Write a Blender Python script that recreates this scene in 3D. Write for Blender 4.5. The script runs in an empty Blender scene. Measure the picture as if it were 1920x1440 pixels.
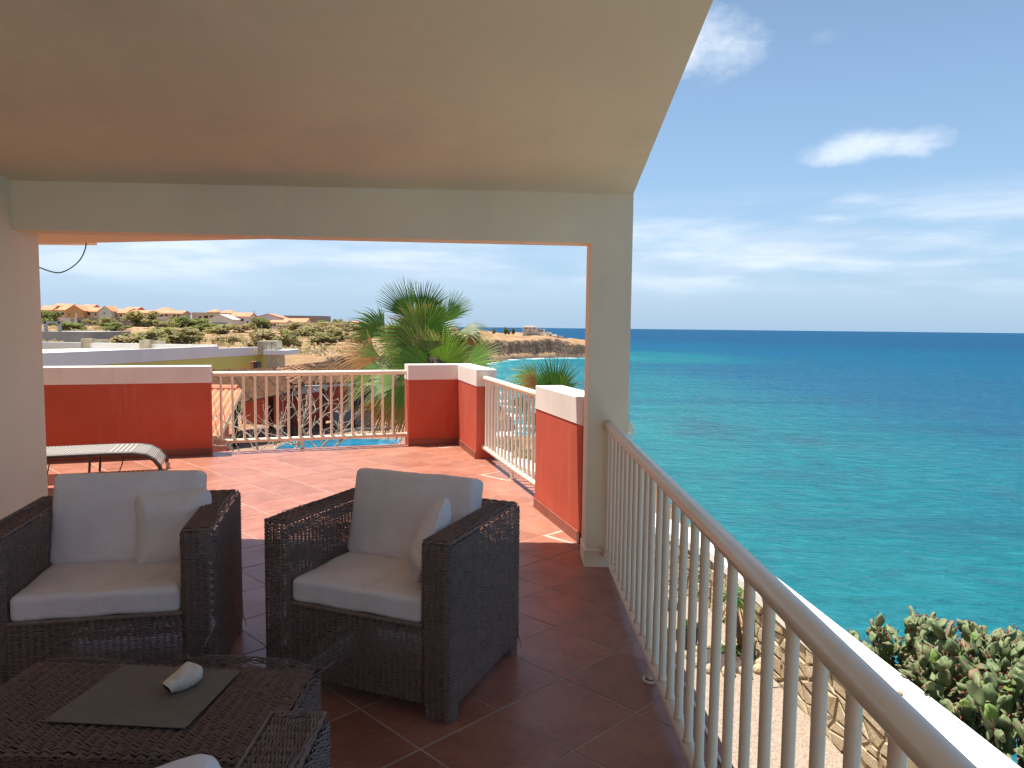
import bpy, bmesh, math, random
import numpy as np
from mathutils import Vector, Matrix

random.seed(7); rng = np.random.default_rng(7)
C = bpy.context.scene.collection
SC = bpy.context.scene

# ---------------------------------------------------------------- camera
FPX, CAMH = 1380.0, 1.6
pt, rl = math.radians(4.40), math.radians(0.62)
fw = Vector((0, math.cos(pt), -math.sin(pt)))
r0 = Vector((1, 0, 0)); u0 = Vector((0, math.sin(pt), math.cos(pt)))
RT = math.cos(rl)*r0 + math.sin(rl)*u0
UP = -math.sin(rl)*r0 + math.cos(rl)*u0
cam = bpy.data.objects.new('camera', bpy.data.cameras.new('camera')); C.objects.link(cam)
M4 = Matrix((RT, UP, -fw)).transposed().to_4x4(); M4.translation = (0, 0, CAMH)
cam.matrix_world = M4
cam.data.sensor_width = 36; cam.data.lens = FPX/1920*36
cam.data.clip_start = 0.05; cam.data.clip_end = 90000
SC.camera = cam

# ---------------------------------------------------------------- light
SUN = Vector((-0.27, 0.10, 1.06)).normalized()
SUN_EL = math.asin(SUN.z); SUN_AZ = math.atan2(SUN.x, SUN.y)
sl = bpy.data.lights.new('sun', 'SUN'); sl.energy = 4.6; sl.angle = math.radians(0.53); sl.color = (1.0, 0.955, 0.88)
so = bpy.data.objects.new('sun', sl); C.objects.link(so)
so.rotation_euler = SUN.to_track_quat('Z', 'Y').to_euler(); so.location = (0, 0, 40)

SC.view_settings.view_transform = 'Standard'; SC.view_settings.look = 'None'
SC.view_settings.gamma = 1; SC.view_settings.use_curve_mapping = False
SC.view_settings.exposure = 1.03
SC.render.engine = 'CYCLES'
SC.cycles.max_bounces = 10; SC.cycles.diffuse_bounces = 7; SC.cycles.glossy_bounces = 4
SC.cycles.caustics_reflective = False; SC.cycles.caustics_refractive = False
SC.cycles.sample_clamp_indirect = 8.0
SC.cycles.use_denoising = True; SC.cycles.denoising_prefilter = 'NONE'
SKY_STRENGTH = 0.061

# ---------------------------------------------------------------- node helper
class NT:
    def __init__(s, nt): s.nt = nt
    def n(s, typ, **kw):
        nd = s.nt.nodes.new(typ)
        for k, v in kw.items(): setattr(nd, k, v)
        return nd
    def put(s, sock, v):
        if isinstance(v, bpy.types.NodeSocket): s.nt.links.new(v, sock)
        elif v is not None: sock.default_value = v
    def m(s, op, a, b=None, c=None, clamp=False):
        nd = s.n('ShaderNodeMath', operation=op); nd.use_clamp = clamp
        s.put(nd.inputs[0], a); s.put(nd.inputs[1], b); s.put(nd.inputs[2], c)
        return nd.outputs[0]
    def vm(s, op, a, b=None, sc=None):
        nd = s.n('ShaderNodeVectorMath', operation=op)
        s.put(nd.inputs[0], a); s.put(nd.inputs[1], b)
        if sc is not None: s.put(nd.inputs[3], sc)
        return nd.outputs[0]
    def noise(s, vec, scale, detail=4, rough=.5, dist=0.0):
        nd = s.n('ShaderNodeTexNoise'); s.put(nd.inputs['Vector'], vec)
        nd.inputs['Scale'].default_value = scale; nd.inputs['Detail'].default_value = detail
        nd.inputs['Roughness'].default_value = rough; nd.inputs['Distortion'].default_value = dist
        return nd.outputs['Fac']
    def ss(s, v, a, b):
        nd = s.n('ShaderNodeMapRange', interpolation_type='SMOOTHSTEP')
        s.put(nd.inputs[0], v); nd.inputs[1].default_value = a; nd.inputs[2].default_value = b
        return nd.outputs[0]
    def mix(s, f, a, b, blend='MIX'):
        nd = s.n('ShaderNodeMix', data_type='RGBA', blend_type=blend)
        s.put(nd.inputs[0], f)
        s.put(nd.inputs[6], a if isinstance(a, bpy.types.NodeSocket) else (*a, 1))
        s.put(nd.inputs[7], b if isinstance(b, bpy.types.NodeSocket) else (*b, 1))
        return nd.outputs[2]
    def comb(s, x, y, z):
        nd = s.n('ShaderNodeCombineXYZ'); s.put(nd.inputs[0], x); s.put(nd.inputs[1], y); s.put(nd.inputs[2], z)
        return nd.outputs[0]
    def bump(s, h, strength, dist, normal=None):
        nd = s.n('ShaderNodeBump'); nd.inputs['Strength'].default_value = strength
        nd.inputs['Distance'].default_value = dist; s.put(nd.inputs['Height'], h)
        if normal is not None: s.put(nd.inputs['Normal'], normal)
        return nd.outputs[0]

# ---------------------------------------------------------------- sky
W = bpy.data.worlds.new('World'); SC.world = W; W.use_nodes = True
wn = W.node_tree; wn.nodes.clear(); N = NT(wn)
sky = N.n('ShaderNodeTexSky', sky_type='NISHITA'); sky.sun_disc = False
sky.sun_elevation = SUN_EL; sky.sun_rotation = SUN_AZ
sky.altitude = 0; sky.air_density = 1.0; sky.dust_density = 1.0; sky.ozone_density = 1.0
tc = N.n('ShaderNodeTexCoord').outputs['Generated']
sp = N.n('ShaderNodeSeparateXYZ'); N.put(sp.inputs[0], tc)
az = N.m('ARCTAN2', sp.outputs[0], sp.outputs[1]); el = N.m('ARCSINE', sp.outputs[2])
vec = N.comb(az, el, 0.0)
def scl(kx, ky, ox=0.0, oy=0.0): return N.comb(N.m('MULTIPLY_ADD', az, kx, ox), N.m('MULTIPLY_ADD', el, ky, oy), 0.3)
def puff(a0, e0, wa, we, seed, edge=.9):
    dx = N.m('DIVIDE', N.m('SUBTRACT', az, a0), wa); dy = N.m('DIVIDE', N.m('SUBTRACT', el, e0), we)
    # flat base: stretch below
    dyb = N.m('MULTIPLY', dy, N.m('ADD', 1.0, N.m('MULTIPLY', N.m('LESS_THAN', dy, 0.0), 0.7)))
    r2 = N.m('ADD', N.m('MULTIPLY', dx, dx), N.m('MULTIPLY', dyb, dyb))
    nz = N.noise(scl(16, 26, seed, seed*2.1), 1.0, 7, .56)
    v = N.m('ADD', N.m('SUBTRACT', 1.0, r2), N.m('MULTIPLY', N.m('SUBTRACT', nz, .5), 2.6))
    return N.ss(v, 0.0, edge)
mask = N.m('MULTIPLY', puff(.225, .335, .095, .062, 1.7, 1.3), .85)
mask = N.m('MAXIMUM', mask, N.m('MULTIPLY', puff(.448, .214, .098, .030, 5.2, 1.5), .88))
mask = N.m('MAXIMUM', mask, N.m('MULTIPLY', puff(.455, .158, .075, .012, 9.1, 1.3), .45))
mask = N.m('MAXIMUM', mask, N.m('MULTIPLY', puff(.62, .205, .03, .03, 3.3, 1.3), .35))
mask = N.m('MAXIMUM', mask, N.m('MULTIPLY', puff(.385, .340, .025, .016, 6.4, 1.6), .22))
mask = N.m('MAXIMUM', mask, N.m('MULTIPLY', puff(-.58, .098, .10, .012, 4.4, 1.5), .35))
# fair weather clouds over the rest of the sky
hn = N.noise(scl(3.2, 7.0, 11.0, 4.0), 1.0, 7, .55)
mask = N.m('MAXIMUM', mask, N.m('MULTIPLY', N.m('MULTIPLY', N.ss(hn, .60, .75), N.ss(el, .40, .60)), .6))
# layered cloud bank above the sea
bn = N.noise(scl(4.0, 17, 2.55, 0.2), 1.0, 6, .55)
bn2 = N.noise(scl(9, 60, 7.0, 0.2), 1.0, 5, .5)
bk = N.m('ADD', N.m('MULTIPLY', bn, .75), N.m('MULTIPLY', bn2, .25))
band = N.m('MULTIPLY', N.ss(el, .022, .085), N.m('SUBTRACT', 1.0, N.ss(el, .125, .185)))
bank = N.m('MULTIPLY', N.ss(bk, .33, .56), band)
mask = N.m('MAXIMUM', mask, N.m('MULTIPLY', bank, .70))
hz = N.m('SUBTRACT', 1.0, N.ss(el, -.01, .17))
hz2 = N.m('SUBTRACT', 1.0, N.ss(el, -.05, .75))
col = N.mix(N.m('MULTIPLY', hz2, .40), sky.outputs[0], (3.8, 6.9, 10.9))
col = N.mix(N.m('MULTIPLY', hz, .55), col, (3.75, 5.35, 7.2))
shade = N.ss(N.noise(scl(6, 40, 8.0, 3.0), 1.0, 4, .5), .35, .68)
ccol = N.mix(shade, (5.4, 6.5, 8.0), (8.0, 8.7, 9.5))
col = N.mix(mask, col, ccol)
bg = N.n('ShaderNodeBackground'); N.put(bg.inputs[0], col); bg.inputs[1].default_value = SKY_STRENGTH
wo = N.n('ShaderNodeOutputWorld'); wn.links.new(bg.outputs[0], wo.inputs[0])

# ---------------------------------------------------------------- materials
def new_mat(name):
    m = bpy.data.materials.new(name); m.use_nodes = True
    m.node_tree.nodes.clear(); n = NT(m.node_tree)
    b = n.n('ShaderNodeBsdfPrincipled'); o = n.n('ShaderNodeOutputMaterial')
    m.node_tree.links.new(b.outputs[0], o.inputs[0])
    return m, n, b
def mat(name, col, rough=.6, var=.12, scale=6, bump=0.0, bscale=60, bdist=.01, spec=.4, rnd=0.0, dirt=None, dscale=2.0, damt=.5, trans=0.0, stretch=None, streak=None, samt=.3):
    m, n, b = new_mat(name)
    co = n.n('ShaderNodeTexCoord').outputs['Object']
    if stretch: co = n.vm('MULTIPLY', co, stretch)
    f = n.noise(co, scale, 5, .6)
    lo = tuple(c*(1-var) for c in col); hi = tuple(min(1, c*(1+var)) for c in col)
    c = n.mix(n.ss(f, .3, .7), lo, hi)
    if dirt:
        c = n.mix(n.m('MULTIPLY', n.ss(n.noise(co, dscale, 6, .65), .50, .72), damt), c, dirt)
    if streak:
        gp = n.n('ShaderNodeNewGeometry').outputs['Position']
        sv = n.noise(n.vm('MULTIPLY', gp, (9.0, 9.0, .55)), 1.0, 6, .65)
        c = n.mix(n.m('MULTIPLY', n.ss(sv, .50, .74), samt), c, streak)
        sp2 = n.noise(n.vm('MULTIPLY', gp, (1.3, 1.3, 1.3)), 1.0, 5, .6)
        c = n.mix(n.m('MULTIPLY', n.ss(sp2, .52, .70), samt*.6), c, streak)
    if rnd:
        ri = n.n('ShaderNodeObjectInfo').outputs['Random']
        k = n.m('MULTIPLY_ADD', ri, 2*rnd, 1-rnd)
        c = n.mix(1.0, c, n.comb(k, k, k), 'MULTIPLY')
    n.put(b.inputs['Base Color'], c); b.inputs['Roughness'].default_value = rough
    b.inputs['Specular IOR Level'].default_value = spec
    if bump:
        n.put(b.inputs['Normal'], n.bump(n.noise(co, bscale, 5, .6), bump, bdist))
    if trans:
        b.inputs['Transmission Weight'].default_value = 0
    return m
MT = {}
MT['plaster'] = mat('cream_plaster', (.88, .760, .545), .85, .04, 1.2, .25, 90, .004, .2, dirt=(.60, .52, .42), dscale=.8, damt=.25, streak=(.72, .62, .47), samt=.18)
MT['white'] = mat('white_paint', (.80, .745, .665), .75, .03, 2, .2, 120, .003, .25, dirt=(.62, .56, .48), dscale=1.5, damt=.2, streak=(.55, .47, .38), samt=.30)
MT['red'] = mat('red_plaster', (.50, .096, .053), .8, .07, 1.5, .3, 110, .004, .2, dirt=(.45, .11, .066), dscale=3, damt=.35, streak=(.56, .19, .13), samt=.38)
MT['rail'] = mat('cream_gloss_paint', (.86, .745, .57), .32, .03, 4, .06, 60, .002, .5, dirt=(.60, .50, .38), dscale=7, damt=.22)
MT['rust'] = mat('rust_stain', (.20, .09, .04), .9)
MT['grout'] = mat('grout', (.43, .335, .26), .9, .15, 8, .2, 200, .003)
MT['skirt'] = mat('skirting_tile', (.27, .085, .052), .45, .12, 4, .1, 60, .003, rnd=.1)
MT['cushion'] = mat('offwhite_canvas', (.80, .715, .69), .95, .05, 3, .45, 8, .02, .1, dirt=(.62, .52, .43), dscale=3.5, damt=.5)
MT['wicker'] = mat('dark_brown_wicker', (.21, .145, .12), .55, .18, 40, 0, spec=.22, dirt=(.25, .19, .16), dscale=5, damt=.3)
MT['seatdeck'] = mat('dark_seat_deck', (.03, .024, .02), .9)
MT['matc'] = mat('grey_placemat', (.19, .155, .125), .85, .08, 20, .4, 500, .001)
MT['shell'] = mat('bleached_shell', (.72, .62, .50), .6, .12, 30, .2, 60, .002, dirt=(.5, .36, .26), dscale=25, damt=.35)
MT['shellin'] = mat('shell_inside', (.22, .12, .08), .7)
MT['grey_sling'] = mat('grey_sling_weave', (.31, .295, .27), .7, .08, 30)
MT['lounger'] = mat('dark_lounger_frame', (.06, .05, .045), .5)
MT['foot'] = mat('pale_foot_cap', (.55, .42, .33), .6)
MT['black'] = mat('black_iron', (.012, .012, .013), .5)
MT['wire'] = mat('black_wire', (.02, .02, .025), .5)
MT['ywhite'] = mat('neighbour_white', (.74, .74, .73), .8, .03, .8, dirt=(.6, .58, .55), dscale=.6, damt=.2)
MT['yellow'] = mat('yellow_plaster', (.60, .57, .17), .85, .04, .8)
MT['roofcream'] = mat('flat_roof_cream', (.66, .58, .46), .9, .06, .5)
MT['stonepier'] = mat('pale_limestone', (.46, .40, .29), .9, .15, 4, .5, 14, .03, rnd=.12)
MT['greyconc'] = mat('grey_concrete', (.34, .34, .33), .9, .1, .6, dirt=(.22, .21, .2), dscale=.5)
MT['reed'] = mat('dry_reed', (.20, .105, .058), .9, .35, 7, spec=.1, rnd=.15)
MT['timber'] = mat('dark_timber', (.06, .036, .022), .9, .2, 5, spec=.1)
MT['terra'] = mat('orange_roof_tile', (.58, .21, .105), .8, .16, 3, rnd=.1)
MT['farroof'] = mat('far_roof_tile', (.58, .23, .12), .85, .15, .6)
MT['fw_white'] = mat('far_white_wall', (.66, .62, .56), .9, .05, .3)
MT['fw_cream'] = mat('far_cream_wall', (.52, .43, .30), .9, .06, .3)
MT['fw_ochre'] = mat('far_ochre_wall', (.50, .29, .12), .9, .06, .3)
MT['fw_orange'] = mat('far_orange_wall', (.52, .21, .09), .9, .06, .3)
MT['fw_peach'] = mat('far_peach_wall', (.60, .38, .24), .9, .06, .3)
MT['fw_green'] = mat('far_pale_green_wall', (.52, .56, .46), .9, .05, .3)
MT['fw_grey'] = mat('far_block_wall', (.26, .235, .205), .95, .12, .4)
MT['fw_beige'] = mat('far_beige_wall', (.70, .60, .49), .9, .08, .2)
MT['dark'] = mat('dark_opening', (.03, .03, .032), .5)
MT['glass'] = mat('dark_window_glass', (.05, .06, .07), .12, spec=.6)
MT['shutter'] = mat('grey_roller_door', (.28, .31, .34), .6)
MT['bark'] = mat('bleached_bark', (.36, .31, .25), .9, .2, 20, .3, 60, .004)
MT['palmtrunk'] = mat('palm_trunk', (.15, .10, .065), .95, .3, 12, .6, 40, .02)
MT['stick'] = mat('dry_wood', (.34, .24, .15), .9, .2, 15)
MT['soil'] = mat('dark_mulch', (.07, .05, .04), .95, .3, 20, .6, 40, .02)
MT['frag'] = mat('fruit_red', (.20, .05, .03), .6)
MT['cable'] = mat('white_cable', (.72, .70, .66), .5)
MT['poolwall'] = mat('pool_coping', (.24, .15, .10), .85, .2, 1.5)

def tile_mat():
    m, n, b = new_mat('terracotta_tile')
    co = n.n('ShaderNodeTexCoord').outputs['Object']
    gp = n.n('ShaderNodeNewGeometry').outputs['Position']
    ri = n.n('ShaderNodeObjectInfo').outputs['Random']
    co2 = n.vm('ADD', co, n.comb(n.m('MULTIPLY', ri, 17.0), n.m('MULTIPLY', ri, 31.0), 0.0))
    f = n.noise(co2, 4.5, 4, .55, .4); g = n.noise(co2, 26, 4, .6)
    c = n.mix(n.ss(f, .32, .68), (.285, .107, .066), (.36, .148, .097))
    c = n.mix(n.m('MULTIPLY', n.ss(g, .45, .75), .35), c, (.52, .22, .15))
    k = n.m('MULTIPLY_ADD', ri, .22, .89)
    c = n.mix(1.0, c, n.comb(k, k, k), 'MULTIPLY')
    dust = n.ss(n.noise(gp, 1.1, 5, .6), .45, .75)
    c = n.mix(n.m('MULTIPLY', dust, .18), c, (.50, .28, .19))
    n.put(b.inputs['Base Color'], c)
    n.put(b.inputs['Roughness'], n.m('MULTIPLY_ADD', n.noise(gp, 3.0, 5, .6), .26, .22))
    b.inputs['Specular IOR Level'].default_value = .42
    n.put(b.inputs['Normal'], n.bump(n.noise(co2, 9, 3, .5), .15, .006))
    return m
MT['tile'] = tile_mat()

def gravel_mat():
    m, n, b = new_mat('gravel')
    co = n.n('ShaderNodeTexCoord').outputs['Object']
    v = n.n('ShaderNodeTexVoronoi'); n.put(v.inputs['Vector'], co); v.inputs['Scale'].default_value = 34
    rb = v.outputs['Color']; d = v.outputs['Distance']
    s = n.n('ShaderNodeSeparateColor'); n.put(s.inputs[0], rb)
    c = n.mix(s.outputs[0], (.28, .215, .162), (.385, .322, .262))
    c = n.mix(n.m('MULTIPLY', n.ss(s.outputs[1], .8, 1.0), .6), c, (.30, .20, .15))
    c = n.mix(n.m('MULTIPLY', n.ss(d, .35, .7), .5), c, (.25, .18, .13))
    c = n.mix(n.m('MULTIPLY', n.ss(n.noise(co, .9, 5, .6), .5, .75), .4), c, (.32, .255, .19))
    n.put(b.inputs['Base Color'], c); b.inputs['Roughness'].default_value = .95; b.inputs['Specular IOR Level'].default_value = .1
    n.put(b.inputs['Normal'], n.bump(d, .8, -.015))
    return m
MT['gravel'] = gravel_mat()

def stone_mat():
    m, n, b = new_mat('sandstone_rubble')
    co = n.n('ShaderNodeTexCoord').outputs['Object']; ri = n.n('ShaderNodeObjectInfo').outputs['Random']
    f = n.noise(co, 5, 6, .65)
    c = n.mix(ri, (.40, .30, .18), (.52, .42, .28))
    c = n.mix(n.m('MULTIPLY', n.ss(f, .4, .7), .5), c, (.34, .24, .14))
    n.put(b.inputs['Base Color'], c); b.inputs['Roughness'].default_value = .95
    n.put(b.inputs['Normal'], n.bump(n.noise(co, 22, 6, .65), .7, .025))
    return m
MT['stone'] = stone_mat()
MT['mortar'] = mat('mortar', (.30, .23, .15), .95, .15, 6, .3, 40, .01)

def leaf_mat(name, base, tip, amt=.6, transl=.35, rough=.45, shift=.25):
    # colour runs along the blade (attribute 'along'), with thin-leaf translucency
    m = bpy.data.materials.new(name); m.use_nodes = True; m.node_tree.nodes.clear(); n = NT(m.node_tree)
    at = n.n('ShaderNodeAttribute'); at.attribute_name = 'along'
    a = at.outputs['Fac']
    rv = n.n('ShaderNodeAttribute'); rv.attribute_name = 'rnd'
    co = n.n('ShaderNodeTexCoord').outputs['Object']
    k = n.m('MULTIPLY_ADD', rv.outputs['Fac'], 2*shift, 1-shift)
    f = n.m('MULTIPLY', n.ss(n.m('ADD', a, n.m('MULTIPLY', n.m('SUBTRACT', n.noise(co, 3, 3, .5), .5), .5)), .55, 1.0), amt)
    c = n.mix(f, base, tip)
    c = n.mix(1.0, c, n.comb(k, k, k), 'MULTIPLY')
    d = n.n('ShaderNodeBsdfPrincipled'); n.put(d.inputs['Base Color'], c); d.inputs['Roughness'].default_value = rough
    d.inputs['Specular IOR Level'].default_value = .35
    t = n.n('ShaderNodeBsdfTranslucent'); n.put(t.inputs[0], n.mix(1.0, c, (1.2, 1.25, .6), 'MULTIPLY'))
    mx = n.n('ShaderNodeMixShader'); mx.inputs[0].default_value = transl
    m.node_tree.links.new(d.outputs[0], mx.inputs[1]); m.node_tree.links.new(t.outputs[0], mx.inputs[2])
    o = n.n('ShaderNodeOutputMaterial'); m.node_tree.links.new(mx.outputs[0], o.inputs[0])
    return m
MT['fr_green'] = leaf_mat('palm_green', (.105, .205, .026), (.38, .36, .14), .7)
MT['fr_dark'] = leaf_mat('palm_dark_green', (.055, .135, .022), (.26, .30, .08), .5)
MT['fr_yell'] = leaf_mat('palm_yellowing', (.12, .16, .03), (.42, .26, .10), .95)
MT['fr_dead'] = leaf_mat('palm_dead', (.30, .135, .038), (.42, .25, .105), .9, .25, .7)
MT['lf_olive'] = leaf_mat('acacia_olive', (.32, .29, .185), (.36, .32, .21), .5, .5, .7)
MT['lf_green'] = leaf_mat('acacia_green', (.24, .26, .13), (.28, .29, .15), .5, .5, .7)
MT['lf_dry'] = leaf_mat('dry_scrub', (.40, .33, .25), (.44, .36, .27), .5, .5, .8)
MT['lf_grass'] = leaf_mat('fresh_green', (.09, .19, .03), (.28, .28, .08), .5)

def cactus_mat(name, a, b_, edge):
    m, n, b = new_mat(name)
    co = n.n('ShaderNodeTexCoord').outputs['Object']; ri = n.n('ShaderNodeObjectInfo').outputs['Random']
    c = n.mix(ri, a, b_)
    f = n.noise(n.vm('ADD', co, n.comb(n.m('MULTIPLY', ri, 40.0), 0.0, 0.0)), 13, 6, .7)
    c = n.mix(n.m('MULTIPLY', n.ss(f, .46, .66), .75), c, edge)
    v = n.n('ShaderNodeTexVoronoi'); n.put(v.inputs['Vector'], co); v.inputs['Scale'].default_value = 26
    c = n.mix(n.m('MULTIPLY', n.m('SUBTRACT', 1.0, n.ss(v.outputs['Distance'], .16, .30)), .8), c, (.14, .09, .05))
    n.put(b.inputs['Base Color'], c); b.inputs['Roughness'].default_value = .6
    n.put(b.inputs['Normal'], n.bump(f, .6, .02))
    return m
MT['pad'] = cactus_mat('cactus_pad', (.050, .100, .026), (.145, .20, .080), (.21, .14, .08))
MT['paddead'] = cactus_mat('cactus_pad_dry', (.20, .135, .07), (.28, .20, .12), (.14, .09, .05))
MT['padnew'] = cactus_mat('cactus_pad_young', (.14, .24, .04), (.20, .30, .05), (.16, .2, .05))

def terrain_mat():
    m, n, b = new_mat('scrub_soil_and_rock')
    g = n.n('ShaderNodeNewGeometry'); p = g.outputs['Position']
    s = n.n('ShaderNodeSeparateXYZ'); n.put(s.inputs[0], g.outputs['True Normal'])
    f = n.noise(p, .09, 7, .65); f2 = n.noise(p, .9, 6, .65); f3 = n.noise(p, .03, 5, .6)
    soil = n.mix(n.ss(f, .35, .65), (.27, .155, .080), (.38, .25, .145))
    soil = n.mix(n.m('MULTIPLY', n.ss(f2, .5, .72), .5), soil, (.44, .33, .215))
    soil = n.mix(n.m('MULTIPLY', n.ss(f3, .52, .62), .45), soil, (.19, .135, .08))
    rock = n.mix(n.ss(f2, .35, .65), (.035, .028, .024), (.15, .11, .08))
    w = n.m('ADD', s.outputs[2], n.m('MULTIPLY', n.m('SUBTRACT', n.noise(p, .22, 5, .6), .5), .9))
    c = n.mix(n.ss(w, .60, .93), rock, soil)
    z = n.n('ShaderNodeSeparateXYZ'); n.put(z.inputs[0], p)
    low = n.m('SUBTRACT', 1.0, n.ss(n.m('ADD', z.outputs[2], n.m('MULTIPLY', f2, 3.0)), -19.0, -15.5))
    c = n.mix(low, c, (.09, .075, .065))
    n.put(b.inputs['Base Color'], c); b.inputs['Roughness'].default_value = .95; b.inputs['Specular IOR Level'].default_value = .1
    n.put(b.inputs['Normal'], n.bump(n.noise(p, .7, 7, .7), .8, .6))
    return m
MT['terrain'] = terrain_mat()

SEA_Z = -20.4
def sea_mat():
    m, n, b = new_mat('sea_water')
    p = n.n('ShaderNodeNewGeometry').outputs['Position']
    at = n.n('ShaderNodeAttribute'); at.attribute_name = 'shore'; d = at.outputs['Fac']
    big = n.noise(n.vm('MULTIPLY', p, (.010, .012, 0)), 1.0, 6, .6)
    dd = n.m('ADD', d, n.m('MULTIPLY', n.m('SUBTRACT', big, .5), n.m('MULTIPLY_ADD', d, .7, 22.0)))
    c = n.mix(n.ss(dd, -8.0, 42.0), (.020, .225, .245), (.003, .130, .162))
    c = n.mix(n.ss(dd, 30.0, 150.0), c, (.003, .068, .148))
    c = n.mix(n.ss(dd, 140.0, 900.0), c, (.006, .047, .125))
    # seabed reef patches in the shallows
    reef = n.noise(n.vm('MULTIPLY', p, (.030, .020, 0)), 1.0, 7, .62, .6)
    rf = n.m('MULTIPLY', n.ss(reef, .50, .68), n.m('SUBTRACT', 1.0, n.ss(d, 60.0, 200.0)))
    c = n.mix(n.m('MULTIPLY', rf, .68), c, (.012, .062, .105))
    # ripple glints and shade painted into the colour as lighter and darker streaks
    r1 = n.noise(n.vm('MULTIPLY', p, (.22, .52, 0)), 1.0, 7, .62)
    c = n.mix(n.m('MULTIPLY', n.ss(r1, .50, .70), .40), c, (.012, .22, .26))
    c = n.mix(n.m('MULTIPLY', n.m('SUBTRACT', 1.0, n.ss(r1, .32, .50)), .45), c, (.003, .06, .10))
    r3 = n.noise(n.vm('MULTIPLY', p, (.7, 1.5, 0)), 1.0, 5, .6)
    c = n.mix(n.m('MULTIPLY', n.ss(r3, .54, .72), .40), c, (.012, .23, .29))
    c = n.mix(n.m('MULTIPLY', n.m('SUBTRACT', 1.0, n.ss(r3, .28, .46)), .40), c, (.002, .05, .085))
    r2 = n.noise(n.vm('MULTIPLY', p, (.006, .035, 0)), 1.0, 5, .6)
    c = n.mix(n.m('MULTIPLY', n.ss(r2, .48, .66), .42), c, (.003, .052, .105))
    # foam: surf by the rocks and scattered whitecaps
    sf = n.noise(n.vm('MULTIPLY', p, (.045, .085, 0)), 1.0, 7, .65)
    surf = n.m('MULTIPLY', n.ss(n.m('SUBTRACT', sf, n.m('MULTIPLY', d, .0150)), .37, .46), 1.0)
    wv = n.noise(n.vm('MULTIPLY', p, (.035, .11, 0)), 1.0, 8, .7)
    wl = n.noise(n.vm('MULTIPLY', p, (.004, .006, 0)), 1.0, 2, .5)
    caps = n.m('MULTIPLY', n.ss(n.m('ADD', wv, n.m('MULTIPLY', wl, .12)), .775, .80), n.ss(d, 120.0, 200.0))
    foam = n.m('MAXIMUM', surf, n.m('MULTIPLY', caps, .8))
    c = n.mix(foam, c, (.80, .84, .86))
    h = n.m('ADD', n.noise(n.vm('MULTIPLY', p, (.22, .52, 0)), 1.0, 7, .62), n.m('MULTIPLY', n.noise(n.vm('MULTIPLY', p, (.025, .06, 0)), 1.0, 4, .55), 2.0))
    nm = n.bump(h, 1.0, 1.5)
    m.node_tree.nodes.remove(b)
    df = n.n('ShaderNodeBsdfDiffuse'); n.put(df.inputs[0], c); n.put(df.inputs['Normal'], nm)
    gl = n.n('ShaderNodeBsdfGlossy'); gl.inputs['Roughness'].default_value = .22; n.put(gl.inputs['Normal'], nm)
    # wave slopes keep the reflectance of a rough sea well below that of a mirror at grazing angles
    fr = n.n('ShaderNodeFresnel'); fr.inputs['IOR'].default_value = 1.33; n.put(fr.inputs['Normal'], nm)
    fac = n.m('MULTIPLY', n.m('MINIMUM', fr.outputs[0], .11), n.m('MULTIPLY_ADD', foam, -.7, .75))
    mx = n.n('ShaderNodeMixShader'); n.put(mx.inputs[0], fac)
    m.node_tree.links.new(df.outputs[0], mx.inputs[1]); m.node_tree.links.new(gl.outputs[0], mx.inputs[2])
    o = [q for q in m.node_tree.nodes if q.type == 'OUTPUT_MATERIAL'][0]
    m.node_tree.links.new(mx.outputs[0], o.inputs[0])
    return m
MT['sea'] = sea_mat()
def pool_mat():
    m, n, b = new_mat('pool_water')
    p = n.n('ShaderNodeNewGeometry').outputs['Position']
    f = n.noise(p, 1.6, 4, .5, .5)
    n.put(b.inputs['Base Color'], n.mix(n.ss(f, .35, .65), (.010, .13, .23), (.020, .20, .31)))
    b.inputs['Roughness'].default_value = .12; b.inputs['Specular IOR Level'].default_value = .3
    n.put(b.inputs['Normal'], n.bump(f, .2, .1))
    return m
MT['pool'] = pool_mat()

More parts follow.
